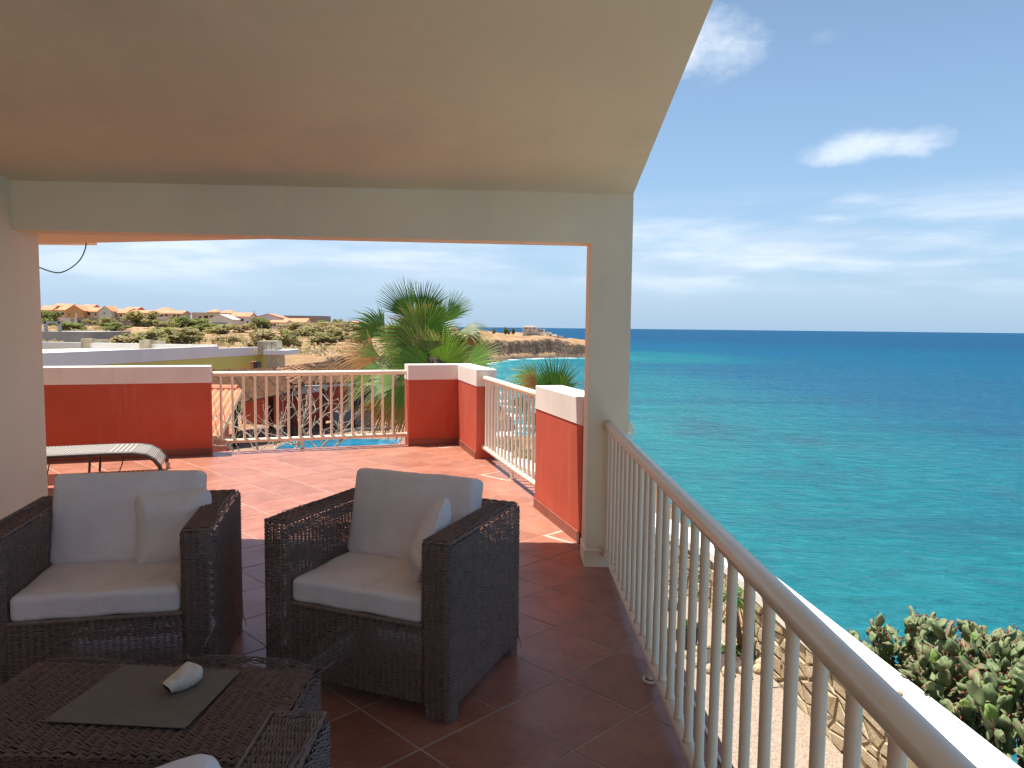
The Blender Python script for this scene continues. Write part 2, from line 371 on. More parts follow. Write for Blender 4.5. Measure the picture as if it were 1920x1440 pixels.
# ---------------------------------------------------------------- mesh builder
class MB:
    def __init__(s): s.v = []; s.f = []; s.cnt = 0; s.att = []
    def add(s, V, Fc):
        V = np.asarray(V, float).reshape(-1, 3); o = s.cnt
        s.v.append(V); s.cnt += len(V)
        s.f.extend([tuple(int(i)+o for i in f) for f in Fc]); return o
    def box(s, lo, hi, M=None):
        x0, y0, z0 = lo; x1, y1, z1 = hi
        V = [(x0,y0,z0),(x1,y0,z0),(x1,y1,z0),(x0,y1,z0),(x0,y0,z1),(x1,y0,z1),(x1,y1,z1),(x0,y1,z1)]
        if M is not None: V = [tuple(M @ Vector(p)) for p in V]
        s.add(V, [(0,3,2,1),(4,5,6,7),(0,1,5,4),(1,2,6,5),(2,3,7,6),(3,0,4,7)])
    def prism(s, pts, z0, z1, bev=0.0):
        n = len(pts)
        a = sum(pts[i][0]*pts[(i+1) % n][1]-pts[(i+1) % n][0]*pts[i][1] for i in range(n))
        if a < 0: pts = pts[::-1]
        zz = (lambda z, p: z(p) if callable(z) else z)
        if bev:
            cx = sum(p[0] for p in pts)/n; cy = sum(p[1] for p in pts)/n
            ins = offset_poly(pts, -bev)
            V = [(p[0], p[1], zz(z0, p)) for p in pts]+[(p[0], p[1], zz(z1, p)-bev) for p in pts]+[(p[0], p[1], zz(z1, p)) for p in ins]
            Fc = [tuple(range(n))[::-1], tuple(range(2*n, 3*n))]
            for k in range(2):
                Fc += [(k*n+i, k*n+(i+1) % n, (k+1)*n+(i+1) % n, (k+1)*n+i) for i in range(n)]
        else:
            V = [(p[0], p[1], zz(z0, p)) for p in pts]+[(p[0], p[1], zz(z1, p)) for p in pts]
            Fc = [tuple(range(n))[::-1], tuple(range(n, 2*n))]
            Fc += [(i, (i+1) % n, n+(i+1) % n, n+i) for i in range(n)]
        s.add(V, Fc)
    def tube(s, pts, r, seg=8, cap=True):
        pts = [Vector(p) for p in pts]; n = len(pts)
        rr = r if hasattr(r, '__len__') else [r]*n
        V = []; prev = None
        for i, p in enumerate(pts):
            t = (pts[min(i+1, n-1)]-pts[max(i-1, 0)]).normalized()
            if prev is None:
                a = Vector((0, 0, 1)) if abs(t.z) < .9 else Vector((1, 0, 0))
                u = t.cross(a).normalized()
            else:
                u = (prev-t*prev.dot(t)).normalized()
            prev = u; w = t.cross(u)
            for k in range(seg):
                an = 2*math.pi*k/seg
                V.append(p+(u*math.cos(an)+w*math.sin(an))*rr[i])
        Fc = [(i*seg+k, i*seg+(k+1) % seg, (i+1)*seg+(k+1) % seg, (i+1)*seg+k) for i in range(n-1) for k in range(seg)]
        if cap: Fc += [tuple(range(seg))[::-1], tuple(range((n-1)*seg, n*seg))]
        s.add([tuple(q) for q in V], Fc)
    def mesh(s, name, m, smooth=False):
        me = bpy.data.meshes.new(name)
        V = np.concatenate(s.v) if s.v else np.zeros((0, 3))
        me.from_pydata(V.tolist(), [], s.f); me.materials.append(m)
        if smooth: me.polygons.foreach_set('use_smooth', [True]*len(me.polygons))
        me.update(); return me
    def obj(s, name, m, parent=None, smooth=False, loc=None):
        return link(name, s.mesh(name, m, smooth), parent, loc)
def offset_poly(pts, d):
    n = len(pts); out = []
    for i in range(n):
        p0, p1, p2 = Vector(pts[i-1][:2]), Vector(pts[i][:2]), Vector(pts[(i+1) % n][:2])
        a = (p1-p0).normalized(); b = (p2-p1).normalized()
        na, nb = Vector((a.y, -a.x)), Vector((b.y, -b.x))
        k = max(.2, 1+na.dot(nb)); q = p1+(na+nb)*(d/k); out.append((q.x, q.y))
    return out
def link(name, me, parent=None, loc=None, kind=None):
    o = bpy.data.objects.new(name, me); C.objects.link(o)
    if parent is not None: o.parent = parent
    if loc is not None: o.location = loc
    if kind: o['kind'] = kind
    return o
def tag(o, label, cat, group=None):
    o['label'] = label; o['category'] = cat
    if group: o['group'] = group
    return o
def thing(name, label, cat, loc=(0, 0, 0), rz=0, group=None):
    o = bpy.data.objects.new(name, None); C.objects.link(o); o.location = loc; o.rotation_euler = (0, 0, rz)
    return tag(o, label, cat, group)
def copy_tree(o, parent=None):
    c = o.copy(); C.objects.link(c)
    if parent is not None: c.parent = parent
    for ch in list(o.children): copy_tree(ch, c)
    return c
def fast_mesh(name, V, Q, m, smooth=False, along=None, rnd=None):
    """V (n,3), Q (k,3 or 4) index arrays"""
    me = bpy.data.meshes.new(name); V = np.asarray(V, np.float32); Q = np.asarray(Q, np.int32); k = Q.shape[1]
    me.vertices.add(len(V)); me.vertices.foreach_set('co', V.ravel())
    me.loops.add(Q.size); me.loops.foreach_set('vertex_index', Q.ravel())
    me.polygons.add(len(Q)); me.polygons.foreach_set('loop_start', np.arange(0, Q.size, k, dtype=np.int32))
    me.polygons.foreach_set('loop_total', np.full(len(Q), k, np.int32))
    me.materials.append(m)
    if smooth: me.polygons.foreach_set('use_smooth', np.ones(len(Q), bool))
    me.update(calc_edges=True)
    for nm, arr in (('along', along), ('rnd', rnd)):
        if arr is not None:
            a = me.attributes.new(nm, 'FLOAT', 'POINT'); a.data.foreach_set('value', np.asarray(arr, np.float32))
    return me
def at(px, py, Y):
    """the point at distance Y along the view axis seen at photo pixel (px, py): a surveying aid"""
    d = RT*((px-960)/FPX) - UP*((py-720)/FPX) + fw
    return Vector((0, 0, CAMH)) + d*(Y/d.y)

# ================================================================ SETTING
# coast outline (plan), land inside
COAST = np.array([(8, -60), (7.4, -5), (7.2, 4), (6.6, 9), (5.0, 14), (3.0, 20), (.5, 30), (-3, 42), (-7, 56), (-9.5, 80), (-8, 120), (-4.5, 160), (-9, 205),
    (-20, 290), (-24, 380), (-20, 450), (-8, 505), (8, 528), (20, 532), (34, 545), (52, 549), (66, 556), (72, 590), (58, 640), (20, 700), (-60, 800),
    (-250, 900), (-900, 1000), (-900, -60)], float)
def poly_sd(P, poly):
    x, y = P[:, 0], P[:, 1]; n = len(poly); d = np.full(len(P), 1e18); ins = np.zeros(len(P), bool)
    for i in range(n):
        a = poly[i]; b = poly[(i+1) % n]; e = b-a
        t = np.clip(((x-a[0])*e[0]+(y-a[1])*e[1])/(e@e), 0, 1)
        d = np.minimum(d, (x-a[0]-t*e[0])**2+(y-a[1]-t*e[1])**2)
        c = (a[1] > y) != (b[1] > y)
        with np.errstate(divide='ignore', invalid='ignore'):
            xi = (b[0]-a[0])*(y-a[1])/(b[1]-a[1]+1e-12)+a[0]
        ins ^= c & (x < xi)
    return np.where(ins, 1, -1)*np.sqrt(d)
def vnoise(x, y, seed):
    r = np.random.default_rng(seed); T = r.random((256, 256))
    xi = np.floor(x).astype(int); yi = np.floor(y).astype(int); fx = x-xi; fy = y-yi
    fx = fx*fx*(3-2*fx); fy = fy*fy*(3-2*fy)
    g = lambda a, b: T[a % 256, b % 256]
    return (g(xi, yi)*(1-fx)+g(xi+1, yi)*fx)*(1-fy)+(g(xi, yi+1)*(1-fx)+g(xi+1, yi+1)*fx)*fy - .5
def fbm(x, y, sc, seed, oc=5):
    s = 0; a = 1.0
    for o in range(oc): s = s+a*vnoise(x*sc, y*sc, seed+o); sc *= 2.03; a *= .5
    return s
def sstep(v, a, b):
    t = np.clip((v-a)/(b-a), 0, 1); return t*t*(3-2*t)
def ground_z(x, y):
    x = np.asarray(x, float); y = np.asarray(y, float)
    d = np.hypot(x, y)
    s = poly_sd(np.stack([x.ravel(), y.ravel()], 1), COAST).reshape(x.shape)
    s = s + fbm(x, y, .05, 3)*np.clip(d*.05, 1.0, 9) + fbm(x, y, .25, 13, 4)*np.clip(d*.01, .3, 2.5)
    plat = -.75 + 2.2*sstep(y, 130, 330) + fbm(x, y, .02, 23, 6)*1.4*sstep(y, 50, 110)+ fbm(x, y, .2, 29, 4)*.35*sstep(y, 40, 80)
    # gullies cut into the plateau edge
    lip = sstep(s+fbm(x, y, .09, 43, 5)*9, 1.0, 5.0)
    plat = plat*lip + (-6.0)*(1-lip)
    head = -5.0 + fbm(x, y, .035, 33, 7)*4.2 - 5.8*sstep(x, 14, 66) + 2.4*sstep(-x, 10, 60) - 2.4*(1-sstep(y, 530, 580))
    low = -3.35
    zl = low + (plat-low)*sstep(y+.45*x, 38, 47)
    zl = zl + (head-zl)*sstep(y, 380, 480)*sstep(x, -150, -60)
    w = np.clip(d*.035, 2.0, 13.0)
    s = s + fbm(x, y, .12, 61, 5)*4.0*sstep(y, 380, 480); t = np.clip(s/w, -1, 1)
    prof = np.where(t > 0, .26+.74*np.clip(t*1.6, 0, 1)**.8, .26+ t*.6)
    prof = np.where((t > -.0) & (t < .30), .22+t*.55, prof)
    z = (SEA_Z-.6) + (zl-SEA_Z+.6)*prof
    # flat yard under the villas
    yard = sstep(x, 5.4, 4.6)*sstep(y, 37, 33)
    return z*(1-yard) + (-3.3)*yard
def build_polar(name, m, r, th, zf, attr=None, kind='structure'):
    Rr, Th = np.meshgrid(r, th, indexing='ij'); X = Rr*np.sin(Th); Y = Rr*np.cos(Th)
    Z = zf(X, Y); V = np.stack([X, Y, Z], -1).reshape(-1, 3); nr, nt = X.shape
    i = np.arange(nr-1)[:, None]*nt+np.arange(nt-1)[None]; i = i.ravel()
    Q = np.stack([i, i+1, i+nt+1, i+nt], 1)[:, ::-1]
    me = fast_mesh(name, V, Q, m, True)
    if attr:
        a = me.attributes.new(attr[0], 'FLOAT', 'POINT'); a.data.foreach_set('value', attr[1](X.ravel(), Y.ravel()).astype(np.float32))
    return link(name, me, None, None, kind)
rr = np.concatenate([np.linspace(2, 40, 60)[:-1], np.geomspace(40, 420, 170)[:-1], np.linspace(420, 720, 110)[:-1], np.geomspace(720, 1400, 20)])
th = np.concatenate([np.radians(np.linspace(-95, -36, 40))[:-1], np.radians(np.linspace(-36, 10, 330))[:-1], np.radians(np.linspace(10, 80, 50))])
terrain = build_polar('terrain', MT['terrain'], rr, th, ground_z)
rs = np.concatenate([np.linspace(3, 60, 30)[:-1], np.geomspace(60, 900, 130)[:-1], np.geomspace(900, 70000, 40)])
ts = np.radians(np.concatenate([np.linspace(-120, -30, 30)[:-1], np.linspace(-30, 40, 150)[:-1], np.linspace(40, 140, 30)]))
def shore(X, Y):
    s = -poly_sd(np.stack([X, Y], 1), COAST)
    return s
sea = build_polar('sea', MT['sea'], rs, ts, lambda X, Y: np.full_like(X, SEA_Z), ('shore', shore))
g = MB(); g.prism([(-14, -6), (4.6, -6), (3.85, 6), (3.5, 12.1), (-.4, 22), (-2.5, 28), (-14, 28)], -3.4, -3.1)
gravel = g.obj('gravel_yard', MT['gravel']); gravel['kind'] = 'structure'

# ---- terrace floor: grout bed + tiles
FL = [(.83, -8.0), (.83, 5.42), (-.45, 10.32), (-8.0, 7.62), (-8.0, -8.0)]  # rear stretch is unseen, added as sunlit deck bouncing light into the porch
b = MB(); b.prism(FL, -.28, -.0018)
floor = b.obj('terrace_floor', MT['grout']); floor['kind'] = 'structure'
def clip(poly, conv):
    n = len(conv); out = poly
    for i in range(n):
        a = conv[i]; c = conv[(i+1) % n]; inp = out; out = []
        f = lambda p: (c[0]-a[0])*(p[1]-a[1])-(c[1]-a[1])*(p[0]-a[0])
        for j in range(len(inp)):
            p, q = inp[j-1], inp[j]; fp, fq = f(p), f(q)
            if fq >= 0:
                if fp < 0: t = fp/(fp-fq); out.append((p[0]+t*(q[0]-p[0]), p[1]+t*(q[1]-p[1])))
                out.append(q)
            elif fp >= 0: t = fp/(fp-fq); out.append((p[0]+t*(q[0]-p[0]), p[1]+t*(q[1]-p[1])))
        if not out: return []
    return out
PITCH, GAP = .41, .0038
s2 = math.sqrt(.5); tiles = []
for i in range(-40, 40):
    for j in range(-40, 40):
        u0_, v0_ = .02+i*PITCH, .08+j*PITCH
        sq = [(u0_+GAP, v0_+GAP), (u0_+PITCH-GAP, v0_+GAP), (u0_+PITCH-GAP, v0_+PITCH-GAP), (u0_+GAP, v0_+PITCH-GAP)]
        xy = [((u-v)*s2, (u+v)*s2) for u, v in sq]
        p = clip(xy, FL)
        if len(p) < 3: continue
        ar = abs(sum(p[k][0]*p[(k+1) % len(p)][1]-p[(k+1) % len(p)][0]*p[k][1] for k in range(len(p))))/2
        cx = sum(q[0] for q in p)/len(p); cy = sum(q[1] for q in p)/len(p)
        vis = cy > .9 and abs(cx)/cy < .72 and not (cx < -3.0 and cy < 4.3)
        tiles.append((0 if vis and ar > .01 else 1, cy, p, (cx, cy), ar > PITCH**2*.93))
tiles.sort(key=lambda t: (t[0], t[1]))
full = None; rest = MB()
for k, (nv, cy, p, c, isfull) in enumerate(tiles):
    if k < 298 and nv == 0:
        if isfull and full is not None: me = full
        else:
            tb = MB(); tb.prism([(x-c[0], y-c[1]) for x, y in p], -.012, 0, .0012); me = tb.mesh('tile', MT['tile'])
            if isfull: full = me
        o = link('tile', me, floor, (c[0], c[1], rng.uniform(-.0006, .0006)))
        if isfull: o.rotation_euler = (rng.normal()*.0012, rng.normal()*.0012, 0)
    else:
        rest.prism(p, -.012, 0)
ro = rest.obj('tiles_beyond', MT['tile'], floor); ro['kind'] = 'stuff'

# ================================================================ VILLA (house we stand in)
villa = thing('villa', 'cream villa with sloping patio ceiling, beam and corner pillar over the terrace', 'house')
def slope(y, x=.64): return 2.47+(4.85-y)*.2255+.032*(x-.64)          # underside of the patio roof
b = MB()
xs, ys = (-3.6, .775), (-2.2, 5.54)
V = []
for y in ys:
    for x in xs: V.append((x, y, slope(y, x)))
for y in ys:
    for x in xs: V.append((x, y, slope(y, x)+.22))
b.add(V, [(0, 2, 3, 1), (4, 5, 7, 6), (0, 1, 5, 4), (2, 6, 7, 3), (0, 4, 6, 2), (1, 3, 7, 5)])
b.obj('patio_ceiling', MT['plaster'], villa)
# roof tile courses on top of the slab
b = MB()
for k in range(26):
    x = -3.58+k*.17
    pts = [(x, 5.62, slope(5.62, x)+.24), (x, -2.2, slope(-2.2, x)+.24)]
    b.tube(pts, .085, 8)
b.obj('roof_tiling', MT['terra'], villa)
b = MB()
bl, br = (-3.02, 4.46), (.505, 4.83)
def beam_pts():
    d = Vector((br[0]-bl[0], br[1]-bl[1])).normalized(); nn = Vector((-d.y, d.x))*.20
    return [bl, br, (br[0]+nn.x*0, br[1]+.20), (bl[0]+nn.x, bl[1]+nn.y)]
b.prism(beam_pts(), 2.152, lambda p: slope(p[1], p[0])+.02)
b.obj('beam', MT['plaster'], villa)
b = MB(); b.prism([(.505, 4.85), (.775, 4.85), (.775, 5.12), (.505, 5.12)], .12, lambda p: slope(p[1], p[0])+.02)
b.obj('pillar', MT['plaster'], villa)
b = MB(); b.prism([(.497, 4.842), (.783, 4.842), (.783, 5.128), (.497, 5.128)], 0, .12, .008)
b.obj('pillar_base', MT['plaster'], villa)
b = MB(); b.prism([(-3.25, -2.15), (-3.0, -2.15), (-3.0, 4.70), (-3.25, 4.70)], 0, lambda p: slope(p[1], p[0])+.02)
b.obj('side_wall', MT['plaster'], villa)
b = MB(); b.prism([(-9, -9), (.83, -9), (.83, -8.01), (-9, -8.01)], -3.1, 3.4); b.obj('added_bounce_wall', MT['plaster'], villa)  # unseen wall added behind the camera to bounce warm light forward
b = MB(); b.prism([(-9, -8.0), (-3.62, -8.0), (-3.62, 4.4), (-9, 4.4)], -.2, 4.1); b.obj('added_sky_block_wing', MT['plaster'], villa)  # unseen tall wing, added to hold skylight off the far parapets
# eave slab of the next wing
b = MB(); b.prism([(-3.27, 5.45), (-4.04, 7.22), (-8, 7.35), (-8, 4.9), (-3.27, 4.9)], 2.35, 2.56); eave = b.obj('eave', MT['plaster'], villa)
b = MB(); b.prism([(-8, 4.95), (-6.2, 4.95), (-6.2, 6.3), (-8, 6.3)], 0, 2.35); b.obj('wing_wall', MT['plaster'], villa)
# lower storey under the terrace
b = MB(); b.prism(offset_poly(FL, -.25), -3.1, -.28); b.obj('lower_storey', MT['plaster'], villa)
# hanging wire
pts = [at(162, 444, 6.3), at(160, 466, 6.25), at(150, 487, 6.2), at(132, 503, 6.1), at(113, 511, 6.0), at(95, 509, 5.9), at(70, 500, 5.8)]
def smooth_pts(P, n=6):
    P = [Vector(p) for p in P]; out = []
    for i in range(len(P)-1):
        a, b_, c, d = P[max(0, i-1)], P[i], P[i+1], P[min(len(P)-1, i+2)]
        for k in range(n):
            t = k/n; out.append(.5*((2*b_)+(c-a)*t+(2*a-5*b_+4*c-d)*t*t+(3*b_-a-3*c+d)*t**3))
    return out+[P[-1]]
b = MB(); b.tube(smooth_pts(pts), .005, 6)
tag(b.obj('hanging_wire', MT['wire'], None, True), 'thin black wire looping down from the eave beside the left wall', 'wire')

# ================================================================ PARAPETS
d1 = Vector((-.943, -.334)).normalized(); n1 = Vector((-.334, .943)).normalized()     # along the far wall to the left / outward
d2 = Vector((.262, -.965)).normalized(); n2 = Vector((.965, .262)).normalized()       # along the right wall to the camera / outward
CO = Vector((-.74, 10.0)); TH = .24
def far(x, off=0.0):
    t = (CO.x-x)/(-d1.x); p = CO+d1*t+n1*off; return (p.x, p.y)
def rgt(s, off=0.0):
    p = CO+d2*s+n2*off; return (p.x, p.y)
RZ0, RZ1, RZT = .085, .887, 1.09
def parapet(label, poly, faces, group='red and white parapet walls round the terrace', red='red', cap=True):
    t = thing('parapet_wall', label, 'wall', (0, 0, 0), 0, group)
    b = MB(); b.prism(poly, 0, RZ1); b.obj('wall_body', MT[red], t)
    big = offset_poly(poly if area(poly) > 0 else poly[::-1], .004)
    b = MB(); b.prism(big, RZ1, RZT, .006); b.obj('white_band', MT['white'], t)
    for (a, c) in faces:                                   # skirting tiles on the inner faces
        a = Vector(a); c = Vector(c); L = (c-a).length; dr = (c-a)/L; nn = Vector((dr.y, -dr.x)); x = 0
        while x < L-.02:
            w = min(.40, L-x)
            q = [a+dr*(x+.002), a+dr*(x+w-.002), a+dr*(x+w-.002)+nn*.011, a+dr*(x+.002)+nn*.011]
            b = MB(); b.prism([(p.x, p.y) for p in q], .0, RZ0, .002); b.obj('skirting_tile', MT['skirt'], t); x += .40
    return t
def area(p): return sum(p[i][0]*p[(i+1) % len(p)][1]-p[(i+1) % len(p)][0]*p[i][1] for i in range(len(p)))
w1 = parapet('long red parapet wall with pinkish white top behind the sun lounger', [far(-8.0), far(-3.68), far(-3.68, TH), far(-8.0, TH)], [(far(-7.9), far(-3.68))])
co = CO+(n1+n2)*TH*1.0
w2 = parapet('short L-shaped red corner parapet in front of the big fan palm', [far(-1.38), (CO.x, CO.y), rgt(1.2), rgt(1.2, TH), (co.x, co.y), far(-1.38, TH)],
             [(far(-1.38), (CO.x, CO.y)), ((CO.x, CO.y), rgt(1.2))])
w3 = parapet('orange red parapet wall with white top next to the cream pillar', [rgt(3.64), rgt(4.81), rgt(4.86, .05), rgt(4.86, TH), rgt(3.64, TH)], [(rgt(3.64), rgt(4.81))])
# white return between that wall and the pillar
b = MB(); b.prism([(.60, 5.13), (.775, 5.13), (.775, 5.40), (.60, 5.40)], 0, 1.0); b.obj('wall_return', MT['white'], w3)

# ================================================================ RAILINGS
def disc_prism(mb, p, ax, r, h): mb.tube([Vector(p)-Vector(ax)*h/2, Vector(p)+Vector(ax)*h/2], r, 18)
bal_mesh = {}
def railing(label, a, c, zt, zb, first, step, nb, feet, rt=.031, rb=.027, rbal=.0155, seg=20):
    t = thing('railing', label, 'railing', (a[0], a[1], 0), 0, 'cream tubular railings round the terrace')
    A = Vector((0, 0)); D = Vector((c[0]-a[0], c[1]-a[1])); L = D.length; dr = D/L
    P = lambda s, z: (dr.x*s, dr.y*s, z)
    b = MB(); b.tube([P(0, zt), P(L*.25, zt), P(L*.5, zt-.0015), P(L*.75, zt), P(L, zt)], rt, seg); b.obj('top_rail', MT['rail'], t, True)
    b = MB(); b.tube([P(0, zb), P(L*.5, zb-.002), P(L, zb)], rb, seg); b.obj('bottom_rail', MT['rail'], t, True)
    bb = MB(); h = zt-zb; bb.tube([(0, 0, rb-.012), (0, 0, rb+.004), (0, 0, rb+.02), (0, 0, h-rt-.008), (0, 0, h-rt+.01)], [rbal+.005, rbal+.003, rbal, rbal, rbal+.004], 14)
    me = bb.mesh('baluster', MT['rail'], True)
    for k in range(nb):
        s = first+step*k
        if s > L-.02: break
        o = link('baluster', me, t, P(s, zb)); o.rotation_euler = (rng.normal()*.003, rng.normal()*.003, rng.uniform(0, 6))
    for s in feet:
        b = MB(); b.tube([P(s, 0), P(s, zb-.01)], .017, 12); b.tube([P(s, 0.0), P(s, .008)], .035, 14); f = b.obj('foot_post', MT['rail'], t)
        b = MB(); b.tube([P(s, .008), P(s, .012)], .024, 12); b.obj('rust_ring', MT['rust'], f)
    for s in (0, L):
        for z, r in ((zt, rt), (zb, rb)):
            b = MB(); disc_prism(b, P(s, z), (dr.x, dr.y, 0), r+.008, .012); b.obj('end_flange', MT['rail'], t, True)
    return t
railing('near cream railing running from the pillar along the open right side of the deck', (.645, 4.845), (.645, -8.0), .962, .108, .03, .152, 90, (1.6, 3.9, 6.2, 8.5, 10.8), seg=28)
railing('far cream railing with bare branches and a blue pool behind it', far(-3.68, .13), far(-1.38, .13), .985, .14, .11, .134, 17, (1.08,))
railing('slanting cream railing between the corner parapet and the wall by the pillar', rgt(1.2, .10), rgt(3.64, .10), .985, .14, .10, .15, 16, (1.3,))
# white cable on the strip outside the near railing
b = MB(); b.tube([(.79+.004*math.sin(k*1.7), 4.7-k*.2, .006) for k in range(28)], .006, 6)
tag(b.obj('white_cable', MT['cable'], None, True), 'thin white cable lying on the deck edge outside the near railing', 'cable')

# ================================================================ WICKER FURNITURE
def weave_sheet(path, nrm, ext, L, pitch=.0076, stake=.028, amp=.0085, w=.0070, s0=0.0, wob=.0006):
    """path: (n,3) polyline; wefts follow the path, rows stacked along ext over length L; stakes run along ext"""
    path = np.asarray(path, float); nrm = np.asarray(nrm, float); ext = np.asarray(ext, float)
    seg = np.linalg.norm(np.diff(path, axis=0), axis=1); S = np.concatenate([[0], np.cumsum(seg)]); T = S[-1]
    ns = max(2, int(round(T/(stake/2)))); s = np.linspace(0, T, ns+1)
    P = np.stack([np.interp(s, S, path[:, k]) for k in range(3)], 1); Nn = np.stack([np.interp(s, S, nrm[:, k]) for k in range(3)], 1)
    Nn /= np.linalg.norm(Nn, axis=1)[:, None]+1e-9
    nr = max(1, int(L/pitch)); Vs = []; Qs = []; off = 0
    ph = np.cos(np.pi*np.arange(ns+1))*((np.arange(ns+1) % 1) == 0)
    # crest over every second stake
    wave = np.cos(np.pi*np.arange(ns+1)*1.0)
    k = np.arange(ns+1); wave = np.where(k % 2 == 0, 1.0, -.35); alt = np.where(k % 2 == 0, np.where((k//2) % 2 == 0, 1.0, -1.0), 0.0)
    r = np.arange(nr); sign = np.where(r % 2 == 0, 1.0, -1.0)
    cz = (r+.5)*pitch + rng.normal(size=nr)*wob*.5
    base = P[None]+ext[None, None]*cz[:, None, None] + Nn[None]*(amp*(.85*wave[None]+.10*sign[:, None]*alt[None])+rng.normal(size=(nr, ns+1))*wob)[..., None]
    base = base + ext[None, None]*(rng.normal(size=(nr, ns+1))*wob)[..., None]
    wk = np.where(k % 2 == 0, w/2, w*.33)[None, :, None]
    a = base-ext*wk; c = base+Nn[None]*.0026; d = base+ext*wk
    V = np.stack([a, c, d], 2)                      # rows, samples, 3
    idx = np.arange(nr*(ns+1)*3).reshape(nr, ns+1, 3)
    q1 = np.stack([idx[:, :-1, 0], idx[:, 1:, 0], idx[:, 1:, 1], idx[:, :-1, 1]], -1).reshape(-1, 4)
    q2 = np.stack([idx[:, :-1, 1], idx[:, 1:, 1], idx[:, 1:, 2], idx[:, :-1, 2]], -1).reshape(-1, 4)
    Vs.append(V.reshape(-1, 3)); Qs += [q1, q2]; off = V.size//3
    # stakes
    tang = np.gradient(P, axis=0); tang /= np.linalg.norm(tang, axis=1)[:, None]+1e-9
    for i in range(0, ns+1, 2):
        p = P[i]; t = tang[i]; n_ = Nn[i]; hw = .0026
        v = np.array([p-t*hw, p+n_*.0022, p+t*hw, p-t*hw+ext*L, p+n_*.0022+ext*L, p+t*hw+ext*L])
        Vs.append(v); Qs.append(np.array([[0, 1, 4, 3], [1, 2, 5, 4]])+off); off += 6
    return np.concatenate(Vs), np.concatenate(Qs)
def round_path(pts, r=.025, n=4, closed=False):
    """plan polyline with rounded corners -> points and outward (left-hand) normals"""
    out = []; m = len(pts)
    for i, p in enumerate(pts):
        p = Vector(p)
        if i in (0, m-1): out.append(p); continue
        a = (Vector(pts[i-1])-p).normalized(); c = (Vector(pts[i+1])-p).normalized()
        A = p+a*r; B = p+c*r
        for k in range(n+1):
            t = k/n; out.append(A*(1-t)**2+p*2*t*(1-t)+B*t*t)
    P = np.array([(q.x, q.y) for q in out]); tg = np.gradient(P, axis=0)
    nn = np.stack([tg[:, 1], -tg[:, 0]], 1); nn /= np.linalg.norm(nn, axis=1)[:, None]+1e-9
    return P, nn
def sheets_to_obj(name, sheets, m, parent):
    Vs = []; Qs = []; o = 0
    for V, Q in sheets: Vs.append(V); Qs.append(Q+o); o += len(V)
    ob = link(name, fast_mesh(name, np.concatenate(Vs), np.concatenate(Qs), m), parent); return ob
def wall_sheet(pts, z0, z1, flip=False, r=.025):
    P, nn = round_path(pts, r); nn = -nn if flip else nn
    p3 = np.concatenate([P, np.full((len(P), 1), z0)], 1); n3 = np.concatenate([nn, np.zeros((len(P), 1))], 1)
    return weave_sheet(p3, n3, (0, 0, 1), z1-z0)
def top_sheet(x0, x1, y0, y1, z, along='y', r=.02):
    """horizontal sheet with rounded-over edges; wefts run along 'along'"""
    n_ = (0, 0, 1)
    if along == 'y': path = [(x0, y0, z), (x0, y1, z)]; ext = (1, 0, 0); L = x1-x0
    else: path = [(x0, y0, z), (x1, y0, z)]; ext = (0, 1, 0); L = y1-y0
    return weave_sheet(np.array(path), np.array([n_, n_], float), ext, L)
def loose(mb, rnd, a, c, n, spread=.02, sag=.01, r=.0016, lift=.012):
    a = Vector(a); c = Vector(c)
    for k in range(n):
        t0 = rnd.uniform(0, .5); t1 = rnd.uniform(t0+.25, 1.08)
        pts = []
        ph = rnd.uniform(0, 6); am = rnd.uniform(.2, 1)*spread
        for q in range(9):
            t = t0+(t1-t0)*q/8; w_ = math.sin(math.pi*q/8)
            pts.append(a.lerp(c, t)+Vector((math.sin(ph+q*.7)*am*.4, math.cos(ph+q*.6)*am*.4, w_*lift*rnd.uniform(.3, 1.2)-w_*sag*.2+rnd.uniform(-.001, .001))))
        mb.tube(pts, r, 5)
CW, CD, CH, AW = .92, .76, .745, .13         # chair width, depth, arm height, arm width
